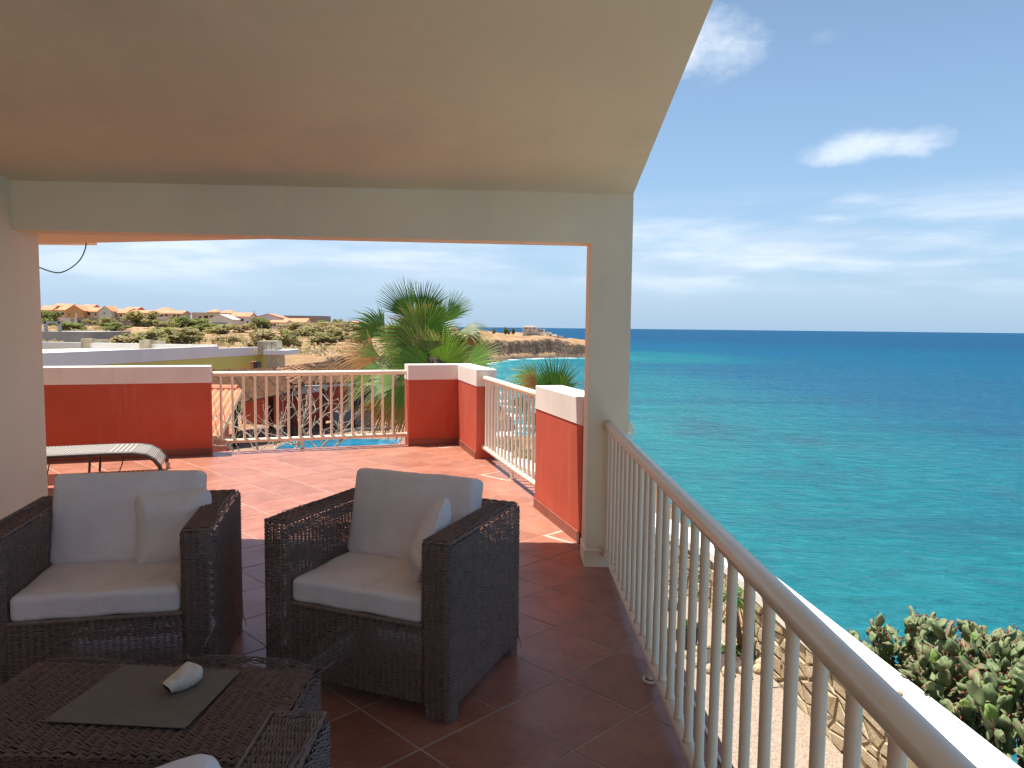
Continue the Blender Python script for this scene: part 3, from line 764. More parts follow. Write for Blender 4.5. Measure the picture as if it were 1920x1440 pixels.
def make_chair_frame(parent):
    hx, hy = CW/2, CD/2; sheets = []
    zb = .062
    # outer skin: front-left inner edge -> round the back -> front-right ; normals outward
    left = [(-hx+AW, hy-.16), (-hx+AW, -hy), (-hx, -hy), (-hx, hy), (hx, hy), (hx, -hy), (hx-AW, -hy), (hx-AW, hy-.16), (-hx+AW, hy-.16)]
    P, nn = round_path(left, .028)
    c = np.zeros(2)
    # orientation: clockwise/anticlockwise decided by testing one known edge (left side must point to -x)
    i = np.argmin(P[:, 0]); nn = nn if nn[i, 0] < 0 else -nn
    p3 = np.concatenate([P, np.full((len(P), 1), zb)], 1); n3 = np.concatenate([nn, np.zeros((len(P), 1))], 1)
    shell = [weave_sheet(p3, n3, (0, 0, 1), CH-zb-.008)]
    sheets_to_obj('woven_sides', shell, MT['wicker'], parent)
    tops = [top_sheet(-hx+.008, -hx+AW-.008, -hy+.012, hy-.01, CH-.004), top_sheet(hx-AW+.008, hx-.008, -hy+.012, hy-.01, CH-.004),
            top_sheet(-hx+AW-.01, hx-AW+.01, hy-.155, hy-.01, CH-.004, 'x')]
    sheets_to_obj('arm_tops', tops, MT['wicker'], parent)
    fp = weave_sheet(np.array([(-hx+AW+.004, -hy+.012, zb), (hx-AW-.004, -hy+.012, zb)]), np.array([(0, -1, 0), (0, -1, 0)], float), (0, 0, 1), .385-zb)
    lip = weave_sheet(np.array([(-hx+AW+.004, -hy+.012, .387), (hx-AW-.004, -hy+.012, .387)]), np.array([(0, 0, 1), (0, 0, 1)], float), (0, 1, 0), .06)
    sheets_to_obj('front_panel', [fp, lip], MT['wicker'], parent)
    b = MB(); b.tube([(-hx+AW, -hy+.012, .387), (hx-AW, -hy+.012, .387)], .010, 8)
    for (x0, y0, x1, y1) in ((-hx+.006, -hy+.006, -hx+.006, hy-.02), (hx-.006, -hy+.006, hx-.006, hy-.02), (-hx+AW-.006, -hy+.006, -hx+AW-.006, hy-.16), (hx-AW+.006, -hy+.006, hx-AW+.006, hy-.16),
                             (-hx+.01, -hy+.006, -hx+AW-.01, -hy+.006), (hx-AW+.01, -hy+.006, hx-.01, -hy+.006), (-hx+.02, hy-.006, hx-.02, hy-.006)):
        n_ = max(3, int(math.hypot(x1-x0, y1-y0)/.018))
        for ph in (0, math.pi):                      # two twisted canes make the braided rim
            b.tube([(x0+(x1-x0)*k/n_, y0+(y1-y0)*k/n_+math.sin(k*1.2+ph)*.003, CH-.004+math.cos(k*1.2+ph)*.0042) for k in range(n_+1)], .0042, 5)
    rd = random.Random(5)
    for (p, q, n_) in (((-hx+.01, -hy+.02, CH), (-hx+.05, hy-.05, CH), 16), ((hx-.02, -hy+.15, CH), (hx-.03, hy-.06, CH), 14), ((hx-AW+.02, hy-.12, CH), (hx-.0, hy-.08, CH), 10), ((-hx, -hy+.0, CH), (-hx+.1, -hy+.03, CH), 5),
                       ((hx-.01, hy-.02, .2), (hx+.02, hy-.01, .02), 4)):
        loose(b, rd, p, q, n_, .03)
    b.obj('rim_braid', MT['wicker'], parent)['kind'] = 'stuff'
    for sx in (-1, 1):
        for sy in (-1, 1):
            pp = [(sx*(hx-.105), sy*(hy-.004)), (sx*(hx-.004), sy*(hy-.004)), (sx*(hx-.004), sy*(hy-.085)), (sx*(hx-.105), sy*(hy-.085)), (sx*(hx-.105), sy*(hy-.004))]
            P, nn = round_path(pp, .02)
            cen = np.array([sx*(hx-.055), sy*(hy-.045)])
            if ((P[2]-cen)*nn[2]).sum() < 0: nn = -nn
            p3 = np.concatenate([P, np.zeros((len(P), 1))], 1); n3 = np.concatenate([nn, np.zeros((len(P), 1))], 1)
            sheets_to_obj('foot', [weave_sheet(p3, n3, (0, 0, 1), .07)], MT['wicker'], parent)
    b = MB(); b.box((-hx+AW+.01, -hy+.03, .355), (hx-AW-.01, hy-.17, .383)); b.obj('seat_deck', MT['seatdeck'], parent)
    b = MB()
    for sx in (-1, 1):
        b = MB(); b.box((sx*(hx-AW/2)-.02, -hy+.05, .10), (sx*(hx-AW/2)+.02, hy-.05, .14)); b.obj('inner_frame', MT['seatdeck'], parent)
def soft_box(w, d, h, r, n=14, puff=.012, wr=.004, seed=0, pinch=0.0):
    bm = bmesh.new(); bmesh.ops.create_cube(bm, size=1); bmesh.ops.subdivide_edges(bm, edges=bm.edges[:], cuts=n, use_grid_fill=True)
    rd = np.random.default_rng(seed); of = rd.random(3)*50
    for v in bm.verts:
        # concentrate vertices at the rim
        f = lambda t: math.copysign(.5*(1-(1-min(1, abs(t)*2))**1.35), t)
        p = Vector((f(v.co.x)*w, f(v.co.y)*d, f(v.co.z)*h))
        q = Vector((max(-w/2+r, min(w/2-r, p.x)), max(-d/2+r, min(d/2-r, p.y)), max(-h/2+r, min(h/2-r, p.z))))
        e = p-q; L = e.length
        if L > 1e-6: p = q+e/L*min(L, r) if L > r else p
        X, Y = p.x/(w/2), p.y/(d/2)
        p.z += math.copysign(puff*(1-X*X)*(1-Y*Y), p.z)
        if pinch: 
            k = pinch*(1-abs(X*Y)**3); p.x *= 1-.06*k*(1-X*X*0)*(1-abs(Y)); p.y *= 1-.06*k*(1-abs(X))
            p.z *= max(.12, (1-max(abs(X), abs(Y))**4*.85))
        a, c = p.x*14+of[0], p.y*14+of[1]
        nz = float(fbm(np.array([a]), np.array([c+p.z*9]), .6, 71, 4)[0])
        p += Vector((0, 0, 1))*nz*wr*2 + Vector((nz, -nz, 0))*wr
        v.co = p
    me = bpy.data.meshes.new('cushion'); bm.to_mesh(me); bm.free(); me.materials.append(MT['cushion'])
    me.polygons.foreach_set('use_smooth', [True]*len(me.polygons)); return me
seat_me = soft_box(CW-2*AW-.012, .60, .105, .022, 22, .008, .006, 1)
back_me = soft_box(CW-2*AW-.005, .42, .125, .028, 22, .014, .009, 2)
pil_me = soft_box(.34, .36, .13, .05, 18, .0, .009, 3, 1.0)
chair = thing('wicker_armchair', 'dark brown wicker armchair standing nearest the railing, turned towards the table', 'armchair', (0, 0, 0), 0, 'dark wicker armchairs round the coffee table')
make_chair_frame(chair)
hy = CD/2
def seat_cushions(parent, label_seat, label_back, label_pil, pil_loc, pil_rot, back_up=.0):
    pz_ = parent.location; Mx = Matrix.Translation(pz_) @ Matrix.Rotation(parent.rotation_euler.z, 4, 'Z')
    s = link('seat_cushion', seat_me); s.matrix_world = Mx @ Matrix.Translation((0, -hy+.315, .388+.055)); tag(s, label_seat, 'cushion', 'off-white seat cushions')
    bk = link('back_cushion', back_me)
    bk.matrix_world = Mx @ Matrix.Translation((0, hy-.225, .49+.19+back_up)) @ Matrix.Rotation(math.radians(76), 4, 'X'); tag(bk, label_back, 'cushion', 'off-white back cushions')
    p = link('throw_pillow', pil_me); p.matrix_world = Mx @ Matrix.Translation(pil_loc) @ pil_rot; tag(p, label_pil, 'pillow', 'off-white throw pillows')
RX = lambda a: Matrix.Rotation(math.radians(a), 4, 'X')
RY = lambda a: Matrix.Rotation(math.radians(a), 4, 'Y')
RZ = lambda a: Matrix.Rotation(math.radians(a), 4, 'Z')
def place_from_front(o, fr, ang):
    """front right corner (seen from the camera) and turn -> centre"""
    c = Matrix.Rotation(math.radians(ang), 3, 'Z') @ Vector((CW/2, -CD/2, 0))
    o.location = (fr[0]-c.x, fr[1]-c.y, 0); o.rotation_euler = (0, 0, math.radians(ang))
place_from_front(chair, (-.235, 2.845), -21.5)
chair2 = copy_tree(chair); chair2['label'] = 'dark brown wicker armchair on the left, against the cream side wall'
place_from_front(chair2, (-1.245, 3.03), 12.5)
chair3 = copy_tree(chair); chair3['label'] = 'nearest wicker seat, only its armrest showing at the bottom edge'
chair3.location = (-.40-CW/2, 1.575-CD/2, 0); chair3.rotation_euler = (0, 0, math.pi)
seat_cushions(chair, 'off-white seat cushion of the armchair nearest the railing', 'off-white back cushion of the armchair nearest the railing',
              'white throw pillow tilted against the arm of the right armchair', (.215, -.10, .635), RZ(-66) @ RX(70) @ RZ(38))
seat_cushions(chair2, 'off-white seat cushion of the left armchair, stained on top', 'tall off-white back cushion of the left armchair',
              'square off-white throw pillow standing in the corner of the left armchair', (.21, .055, .64), RX(74) @ RZ(3))
seat_cushions(chair3, 'off-white seat cushion of the nearest seat beside its armrest', 'off-white back cushion of the nearest seat',
              'white throw pillow whose corner shows at the bottom edge', (-.2, .12, .66), RX(74) @ RZ(12))
pc = at(396, 1421, 1.24); pil3 = [o for o in C.objects if o.name.startswith('throw_pillow')][-1]
pil3.matrix_world = Matrix.Translation(pc) @ RZ(8) @ RY(-13) @ RX(80) @ Matrix.Translation((-.155, -.165, 0))

# coffee table
TW, TD, TZ = 1.0, .54, .42
table = thing('coffee_table', 'low dark brown wicker coffee table with rounded woven edges', 'table', (-1.16, 2.215, 0), math.radians(-1.5))
P, nn = round_path([(-.2, TD/2), (-TW/2, TD/2), (-TW/2, -TD/2), (TW/2, -TD/2), (TW/2, TD/2), (-.2, TD/2)], .035, 5)
i = np.argmin(P[:, 0]); nn = nn if nn[i, 0] < 0 else -nn
p3 = np.concatenate([P, np.full((len(P), 1), .05)], 1); n3 = np.concatenate([nn, np.zeros((len(P), 1))], 1)
sheets_to_obj('woven_sides', [weave_sheet(p3, n3, (0, 0, 1), TZ-.05-.02)], MT['wicker'], table)
# top with rolled-over front and back edge
prof = [(-TD/2, TZ-.03), (-TD/2+.004, TZ-.014), (-TD/2+.016, TZ-.004), (-TD/2+.035, TZ), (TD/2-.035, TZ), (TD/2-.016, TZ-.004), (TD/2-.004, TZ-.014), (TD/2, TZ-.03)]
sh = weave_sheet(np.array([(-TW/2+.01, 0, TZ-.001), (TW/2-.01, 0, TZ-.001)]), np.array([(0, 0, 1.), (0, 0, 1.)]), (0, 1, 0), TD, stake=.034)
V, Q = sh; V[:, 1] -= TD/2
yy = np.abs(V[:, 1]); k = np.clip((yy-(TD/2-.035))/.035, 0, 1); V[:, 2] -= .03*(1-np.sqrt(np.clip(1-k*k*.98, 0, 1)))
xx = np.abs(V[:, 0]); k = np.clip((xx-(TW/2-.035))/.035, 0, 1); V[:, 2] -= .022*(1-np.sqrt(np.clip(1-k*k*.98, 0, 1)))
sheets_to_obj('woven_top', [(V, Q)], MT['wicker'], table)
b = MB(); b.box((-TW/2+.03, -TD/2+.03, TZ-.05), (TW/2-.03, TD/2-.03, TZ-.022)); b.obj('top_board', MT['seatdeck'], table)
b = MB(); rd = random.Random(3)
loose(b, rd, (-.1, TD/2-.01, TZ), (TW/2, TD/2-.02, TZ), 14, .03, .0, .0017, .035)
loose(b, rd, (TW/2-.005, TD/2, TZ-.01), (TW/2-.005, -TD/2+.02, TZ-.02), 12, .016, .0, .0019, .01)
loose(b, rd, (-TW/2, TD/2, TZ), (0, TD/2-.01, TZ), 8, .02, .0, .0016, .012)
b.tube([(TW/2-.03, TD/2-.12, TZ), (TW/2+.02, TD/2-.05, TZ+.008), (TW/2+.06, TD/2+.0, TZ+.03)], .0018, 5)
b.tube([(-TW/2+.05, TD/2, TZ-.05), (-TW/2+.02, TD/2+.02, TZ), (-TW/2+.03, TD/2, TZ+.035), (-TW/2+.06, TD/2-.02, TZ+.04)], .0017, 5)
b.obj('loose_strands', MT['wicker'], table)['kind'] = 'stuff'
for sx in (-1, 1):
    for sy in (-1, 1):
        b = MB(); b.box((sx*(TW/2-.05)-.035, sy*(TD/2-.05)-.035, 0), (sx*(TW/2-.05)+.035, sy*(TD/2-.05)+.035, .06)); b.obj('foot', MT['wicker'], table)
# place mat
q = [(-1.318, 2.435), (-1.365, 2.075), (-.935, 2.045), (-.905, 2.405)]
b = MB(); b.prism([(x+1.14, y-2.24) for x, y in q], 0, .003, .001)
mo = b.obj('placemat', MT['matc'], None, loc=(-1.14, 2.24, TZ+.0125)); tag(mo, 'grey rectangular placemat lying on the wicker coffee table', 'placemat')
# sea shell with a worn hole and an open lip
def shell_mesh(hole=True):
    L = .135; nu, nv = 26, 28; V = []; Fc = []
    for i in range(nu+1):
        t = i/nu
        r = .039*min(1, (t*4.2)**.55)*(1-.85*max(0, t-.38)**1.25)+.001
        for j in range(nv):
            a = 2*math.pi*j/nv
            rr_ = r*(1+.07*math.sin(3*a+t*7)+.05*math.sin(a*2+1))
            lip = .010*math.sin(a*1.0+.6)*max(0, (t-.7)/.3)
            V.append((L*(t-.5)+lip, rr_*math.cos(a)*1.0, rr_*math.sin(a)*.92))
    for i in range(nu):
        for j in range(nv):
            a = 2*math.pi*(j+.5)/nv; t = (i+.5)/nu
            if abs(a-1.75) < .42 and .17 < t < .25: continue
            Fc.append((i*nv+j, i*nv+(j+1) % nv, (i+1)*nv+(j+1) % nv, (i+1)*nv+j))
    Fc.append(tuple(range(nv))[::-1])
    return V, Fc
V, Fc = shell_mesh(); b = MB(); b.add(V, Fc)
sh = thing('sea_shell', 'bleached white sea shell with a broken hole lying on the placemat', 'shell', (-1.045, 2.285, TZ+.0165+.029), 0)
o = b.obj('shell_body', MT['shell'], sh, True); o.rotation_euler = (0, math.radians(4), math.radians(-112))
V2 = [(x, y*.90, z*.90) for x, y, z in V]; b = MB(); b.add([(x*.97, y, z) for x, y, z in V2], [f[::-1] for f in Fc if len(f) == 4])
o = b.obj('shell_lining', MT['shellin'], sh, True); o.rotation_euler = (0, math.radians(4), math.radians(-112))

# ================================================================ SUN LOUNGER
ln = thing('sun_lounger', 'grey woven sun lounger with curved foot end by the red wall', 'sun lounger', (-3.66, 7.50, 0), math.radians(19.5))
LW = .60; prof = [(-2.05, .29), (-1.2, .285), (-.45, .29), (-.22, .285), (-.10, .262), (-.02, .21), (.03, .14), (.05, .06)]
dense = []
for i in range(len(prof)-1):
    for k in range(5): dense.append((prof[i][0]+(prof[i+1][0]-prof[i][0])*k/5, prof[i][1]+(prof[i+1][1]-prof[i][1])*k/5))
dense.append(prof[-1])
b = MB()     # sling: narrow cross slats
tot = 0; acc = 0
for i in range(len(dense)-4):
    (x0, z0), (x1, z1) = dense[i], dense[i+1]; L = math.hypot(x1-x0, z1-z0); n_ = max(1, int(L/.028))
    for k in range(n_):
        a = k/n_; c = (k+.82)/n_
        V = [(x0+(x1-x0)*a, .03, z0+(z1-z0)*a), (x0+(x1-x0)*c, .03, z0+(z1-z0)*c), (x0+(x1-x0)*c, LW-.03, z0+(z1-z0)*c), (x0+(x1-x0)*a, LW-.03, z0+(z1-z0)*a)]
        m_ = [((V[0][0]+V[1][0])/2, .03, (V[0][2]+V[1][2])/2+.006), ((V[0][0]+V[1][0])/2, LW-.03, (V[0][2]+V[1][2])/2+.006)]
        b.add([V[0], m_[0], V[1], V[2], m_[1], V[3]], [(0, 1, 4, 5), (1, 2, 3, 4)])
b.obj('woven_sling', MT['grey_sling'], ln)
for y in (.015, LW-.015):
    b = MB(); b.tube([(x, y, z-.012) for x, z in dense], .021, 8); b.obj('side_rail', MT['lounger'], ln, True)
    b = MB(); b.box((.033, y-.024, 0), (.072, y+.024, .075)); b.obj('foot_cap', MT['foot'], ln)
    for x in (-.62, -1.75):
        b = MB(); b.tube([(x+.02, y, .265), (x, y, .0)], .012, 8); b.obj('leg', MT['lounger'], ln)
rd = random.Random(11)
for (x, y) in ((-.95, .03), (-1.15, .5), (-1.35, .05), (-.35, .45)):
    b = MB(); b.tube([(x, y, .26), (x-.015, y-.01, .17), (x-.03, y-.02, .09), (x-.05, y-.05, .03), (x-.09, y-.07, .012)], .006, 5); b.obj('loose_strap', MT['lounger'], ln)

# ================================================================ GARDEN BELOW
ZG = -3.1
gw = thing('garden_wall', 'low stone garden wall with broad white cap between the gravel and the sea', 'wall')
inn = [(4.15, 2.0), (3.78, 6.8), (3.36, 12.1), (-.55, 21.65), (-2.4, 25.6)]
out = [(4.72, 2.0), (4.36, 6.8), (3.93, 12.30), (-.05, 21.85), (-1.9, 25.8)]
CAPZ = -2.12
b = MB(); b.prism([(x+.05, y) for x, y in inn]+[(x-.05, y) for x, y in out[::-1]], -3.6, CAPZ-.14); b.obj('wall_core', MT['mortar'], gw)
for i in range(len(inn)-1):
    b = MB(); b.prism([inn[i], inn[i+1], out[i+1], out[i]], CAPZ-.14, CAPZ, .012); b.obj('white_cap', MT['white'], gw)
# rubble stones on the inner face
def stone_face(p, q, z0, z1, parent, nmax):
    p = Vector(p); q = Vector(q); L = (q-p).length; dr = (q-p)/L; nn = Vector((-dr.y, dr.x))
    if nn.x > 0: nn = -nn
    rows = 5; cols = int(L/.33); cnt = 0
    G = np.zeros((rows+1, cols+1, 2))
    for r in range(rows+1):
        for c in range(cols+1):
            G[r, c] = (c/cols*L+(rng.uniform(-.13, .13) if 0 < c < cols else 0), (r/rows)*(z1-z0)+(rng.uniform(-.07, .07) if 0 < r < rows else 0))
    for r in range(rows):
        c = 0
        while c < cols:
            w = 2 if (rng.random() < .25 and c+1 < cols) else 1
            cor = [G[r, c], G[r, c+w], G[r+1, c+w], G[r+1, c]]
            if w == 2: cor = [G[r, c], G[r, c+1], G[r, c+2], G[r+1, c+2], G[r+1, c+1], G[r+1, c]]
            cc = np.mean(cor, 0); ins = [cc+(k-cc)*(1-.035/max(.06, np.linalg.norm(k-cc))) for k in cor]; ins2 = [cc+(k-cc)*.72 for k in cor]
            h = rng.uniform(.012, .045); n_ = len(cor)
            f3 = lambda k, o: (dr.x*(k[0]-cc[0])+nn.x*o, dr.y*(k[0]-cc[0])+nn.y*o, k[1]-cc[1])
            V = [f3(k, -.02) for k in ins]+[f3(k, h*.7) for k in ins]+[f3(k, h+rng.uniform(-.008, .008)) for k in ins2]
            Fc = [(m_*n_+i, m_*n_+(i+1) % n_, (m_+1)*n_+(i+1) % n_, (m_+1)*n_+i) for m_ in range(2) for i in range(n_)]+[tuple(range(2*n_, 3*n_))]
            sb = MB(); sb.add(V, Fc); bp = p+dr*cc[0]
            sb.obj('stone', MT['stone'], parent, loc=(bp.x, bp.y, z0+cc[1])); cnt += 1; c += w
    return cnt
stone_face((inn[1][0]+.05, inn[1][1]), (inn[2][0]+.05, inn[2][1]), ZG, CAPZ-.15, gw, 200)
stone_face((inn[2][0]+.05, inn[2][1]), (inn[2][0]+.05-2.2, inn[2][1]+5.37), ZG, CAPZ-.15, gw, 100)
# pebble on the cap
b = MB(); b.tube([(0, 0, 0), (0, 0, .02), (0, 0, .04)], [.022, .03, .014], 9); tag(b.obj('pebble', MT['stone'], None, True, (4.02, 7.3, CAPZ)), 'small pebble sitting on the white cap of the garden wall', 'stone')

# spiky yucca in a ring of stones
def blade_leaf(V, Q, A, Rn, base, dirn, L, w, droop, seg=6):
    o = len(V); d = Vector(dirn).normalized(); up = Vector((0, 0, 1)); sd = d.cross(up)
    sd = sd.normalized() if sd.length > .05 else Vector((1, 0, 0)); rv = random.random()
    for k in range(seg+1):
        t = k/seg; p = Vector(base)+d*L*t-up*droop*L*t*t; ww = w*(1-t)**.6*(.5+.5*min(1, t*4))+.0005
        for e in (-1, 0, 1):
            V.append(tuple(p+sd*ww*e+Vector((0, 0, .25*ww*abs(e))))); A.append(t); Rn.append(rv)
    for k in range(seg):
        for e in (0, 1): Q.append((o+k*3+e, o+k*3+e+1, o+(k+1)*3+e+1, o+(k+1)*3+e))
def rosette(name, parent, m, centre, n, L, w, droop, elmin=-.2, elmax=1.4):
    V, Q, A, Rn = [], [], [], []
    for k in range(n):
        a = random.uniform(0, 2*math.pi); e = random.uniform(elmin, elmax)
        blade_leaf(V, Q, A, Rn, centre, (math.cos(a)*math.cos(e), math.sin(a)*math.cos(e), math.sin(e)), L*random.uniform(.7, 1.1), w, droop*random.uniform(.4, 1.3))
    return link(name, fast_mesh(name, V, Q, m, True, A, Rn), parent)
yu = thing('yucca', 'small spiky yucca on a thin trunk in a ring of stones by the garden wall', 'plant', (3.26, 10.4, ZG))
b = MB(); b.tube([(.12, -.05, 0), (.08, 0, .3), (.03, 0, .6), (0, 0, .82)], [.05, .042, .04, .045], 9); b.obj('trunk', MT['palmtrunk'], yu, True)
rosette('crown', yu, MT['lf_grass'], (0, 0, .82), 60, .42, .016, .55); rosette('dead_leaves', yu, MT['fr_dead'], (0, 0, .80), 24, .40, .013, 1.2, -.6, .1)
rosette('undergrowth', yu, MT['lf_grass'], (-.05, -.1, .02), 40, .38, .012, .5, .2, 1.4)
b = MB(); b.tube([(0, 0, 0), (0, 0, .05)], [.40, .34], 16); tag(b.obj('mulch_bed', MT['soil'], None, False, (3.12, 10.15, ZG)), 'dark mulch bed under the yucca inside the stones', 'mulch bed')
for k in range(13):
    a = 2*math.pi*k/13+.1; rr_ = .50
    bm = bmesh.new(); bmesh.ops.create_icosphere(bm, subdivisions=2, radius=1)
    sx, sy, sz = random.uniform(.08, .13), random.uniform(.07, .1), random.uniform(.06, .09)
    for v in bm.verts:
        f = 1+.25*float(fbm(np.array([v.co.x*2+k*9]), np.array([v.co.y*2+v.co.z]), 1, 91, 3)[0]); v.co = (v.co.x*sx*f, v.co.y*sy*f, v.co.z*sz*f)
    me = bpy.data.meshes.new('border_stone'); bm.to_mesh(me); bm.free(); me.materials.append(MT['stone'])
    o = link('border_stone', me, None, (3.12+rr_*math.cos(a), 10.15+rr_*math.sin(a)*.9, ZG+.04)); o.rotation_euler = (0, 0, a)
    tag(o, 'rounded yellowish stone in the ring round the yucca', 'stone', 'ring of stones round the yucca')
# black wrought-iron garden chair and pot, seen through the bars
ic = thing('iron_chair', 'black wrought-iron chair with curled back standing on the gravel', 'chair', (2.42, 11.1, ZG), math.radians(200))
b = MB(); b.tube([(-.2, .2, .42), (-.2, .22, .8), (-.14, .23, .90), (0, .23, .94), (.14, .23, .90), (.2, .22, .8), (.2, .2, .42)], .014, 7); b.obj('back_frame', MT['black'], ic)
b = MB()
for sx in (-1, 1):
    for z, r in ((.60, .055), (.72, .05)):
        b.tube([(sx*.065+r*math.cos(t*.5)*(1-t/22), .22, z+r*math.sin(t*.5)*(1-t/22)) for t in range(16)], .008, 6)
b.tube([(0, .22, .42), (0, .23, .93)], .009, 6); b.obj('back_scrolls', MT['black'], ic)
b = MB(); b.tube([(0, 0, .42), (0, 0, .445)], .22, 18); b.obj('seat', MT['black'], ic)
for sx in (-1, 1):
    for sy in (-1, 1):
        b = MB(); b.tube([(sx*.16, sy*.16, .42), (sx*.17, sy*.17, .2), (sx*.21, sy*.21, 0)], .011, 6); b.obj('leg', MT['black'], ic)
pot = thing('plant_pot', 'tall black plant pot with green leaves beside the iron chair', 'plant pot', (2.66, 10.55, ZG))
b = MB(); b.tube([(0, 0, 0), (0, 0, .05), (0, 0, .34), (0, 0, .36), (0, 0, .36)], [.10, .105, .145, .15, .12], 18); b.obj('pot_body', MT['black'], pot)
rosette('leaves', pot, MT['lf_grass'], (-.05, 0, .34), 22, .2, .02, .8)
b = MB(); b.tube([(0, 0, 0), (-.05, -.03, .18), (.02, .05, .34), (.18, .12, .5)], [.02, .016, .014, .008], 6)
tag(b.obj('driftwood', MT['stick'], None, True, (3.38, 9.35, ZG)), 'crooked piece of driftwood leaning on the garden wall', 'driftwood')
b = MB(); b.tube([(0, 0, 0), (.01, .02, .5), (.015, .03, 1.02)], [.022, .02, .017], 7)
tag(b.obj('wooden_stake', MT['stick'], None, True, (3.58, 9.2, ZG)), 'upright wooden stake against the garden wall', 'stake')

# prickly pear
pads = []
def pad_mesh(seed, w, h):
    rd = np.random.default_rng(seed); nu, nv = 8, 14; V = [(0, 0, 0)]; Fc = []
    ph = rd.random(4)*6
    for i in range(1, nu):
        t = i/nu; ww = w*math.sin(math.pi*t**.85)**.75*(.62+.38*t); zz = h*t
        for j in range(nv):
            a = 2*math.pi*j/nv
            wob = 1+.14*math.sin(3*a+ph[0]+t*5)+.08*math.sin(7*t+ph[1])+.09*math.sin(5*a+9*t+ph[2])
            V.append((ww*.5*math.cos(a)*wob, .017*math.sin(a)*(.7+.5*math.sin(math.pi*t))+.018*math.sin(t*5+ph[2])+.020*math.cos(a)*math.sin(t*4+ph[3]), zz+.022*math.sin(2*a+ph[1])*t+.012*math.sin(5*a+ph[0])*t))
    V.append((0, .02*math.sin(4+ph[2]), h)); top = len(V)-1
    for j in range(nv): Fc.append((0, 1+(j+1) % nv, 1+j))
    for i in range(nu-2):
        for j in range(nv): Fc.append((1+i*nv+j, 1+i*nv+(j+1) % nv, 1+(i+1)*nv+(j+1) % nv, 1+(i+1)*nv+j))
    for j in range(nv): Fc.append((1+(nu-2)*nv+j, 1+(nu-2)*nv+(j+1) % nv, top))
    b = MB(); b.add(V, Fc); return b, h
PADS = [pad_mesh(100+k, (.10, .14, .12, .155, .09, .13, .11, .145)[k], (.20, .17, .22, .18, .17, .24, .15, .20)[k]) for k in range(8)]
PADM = [(b.mesh('pad', MT['pad'], True), h) for b, h in PADS]; PADD = [(b.mesh('dry_pad', MT['paddead'], True), h) for b, h in PADS[3:6]]; PADN = [(b.mesh('young_pad', MT['padnew'], True), h*.6) for b, h in PADS[:2]]
cac = thing('prickly_pear', 'sprawling prickly pear cactus behind the white wall cap above the sea', 'cactus')
rdc = random.Random(21); placed = []
def grow(base, dirn, depth, hmax):
    if depth == 0: return
    d = Vector(dirn).normalized(); k = rdc.randrange(len(PADM)); h = PADM[k][1]; s = rdc.uniform(.6, 1.25)
    if base.x < 4.36-(base.y-6.8)*.08+.06: return
    placed.append((base.copy(), d, k, s, rdc.uniform(0, 3.14), depth)); tip = base+d*h*s*.93
    if tip.z > hmax(tip): return
    for q in range(rdc.choice((1, 1, 2, 2))):
        nd = (d+Vector((rdc.gauss(0, .5), rdc.gauss(0, .5), rdc.uniform(-.05, .5)))).normalized()
        grow(tip+Vector((rdc.uniform(-.04, .04), rdc.uniform(-.04, .04), -.02)), nd, depth-1, hmax)
def hm(p):     # crown outline of the clump: low by the wall's far end, sloping down away from it
    return -1.80 - .30*max(0, p.y-8.2) - .10*max(0, 6.6-p.y) - .16*max(0, p.x-5.0)
bases = []
for k in range(190):
    y = rdc.uniform(4.6, 9.3); x0 = 4.28-(y-6.8)*.08; x = x0+rdc.uniform(.30, 2.2)
    bases.append(Vector((x, y, rdc.uniform(-3.0, -2.35)-.28*max(0, x-5.0))))
for bp in bases: grow(bp, (rdc.gauss(0, .35), rdc.gauss(0, .35), 1), 6, hm)
def rotz(d, roll): return Matrix.Rotation(roll, 3, d) @ d.to_track_quat('Z', 'Y').to_matrix()
camv = Vector((0, 0, CAMH))
placed.sort(key=lambda t: (-(t[0].z)*1.0+(t[0]-camv).length*.12))
rb = MB(); np_ = 0
for i, (p, d, k, s, ro_, dep) in enumerate(placed):
    young = rdc.random() < .10 and dep < 4
    dry = rdc.random() < .09
    me = PADN[k % 2][0] if young else (PADD[k % 3][0] if dry else PADM[k][0])
    if np_ < 296:
        o = link('young_pad' if young else ('dry_pad' if dry else 'pad'), me, cac); o.matrix_world = Matrix.Translation(p) @ rotz(d, ro_).to_4x4() @ Matrix.Scale(s, 4); np_ += 1
    else:
        M = Matrix.Translation(p) @ rotz(d, ro_).to_4x4() @ Matrix.Scale(s, 4); src = PADS[k][0]
        Vv = np.concatenate(src.v); Mx = np.array(M); rb.add(Vv @ Mx[:3, :3].T+Mx[:3, 3], src.f)
if rb.cnt: o = rb.obj('pads_below', MT['pad'], cac, True); o['kind'] = 'stuff'
fb = MB()
for (p, d, k, s, ro_, dep) in placed:
    if rdc.random() < .45:
        for _ in range(rdc.randrange(1, 4)):
            R3 = rotz(d, ro_); a = rdc.uniform(.25, 2.9); h = PADM[k][1]*s
            q = p+R3 @ Vector((math.cos(a)*.085*s, rdc.uniform(-.01, .01), h*(.62+.36*math.sin(a)))); e = (R3 @ Vector((math.cos(a), 0, math.sin(a)))).normalized()
            fb.tube([q, q+e*.015, q+e*.034, q+e*.042], [.004, .008, .007, .003], 6)
o = fb.obj('fruits', MT['frag'], cac, True); o['kind'] = 'stuff'

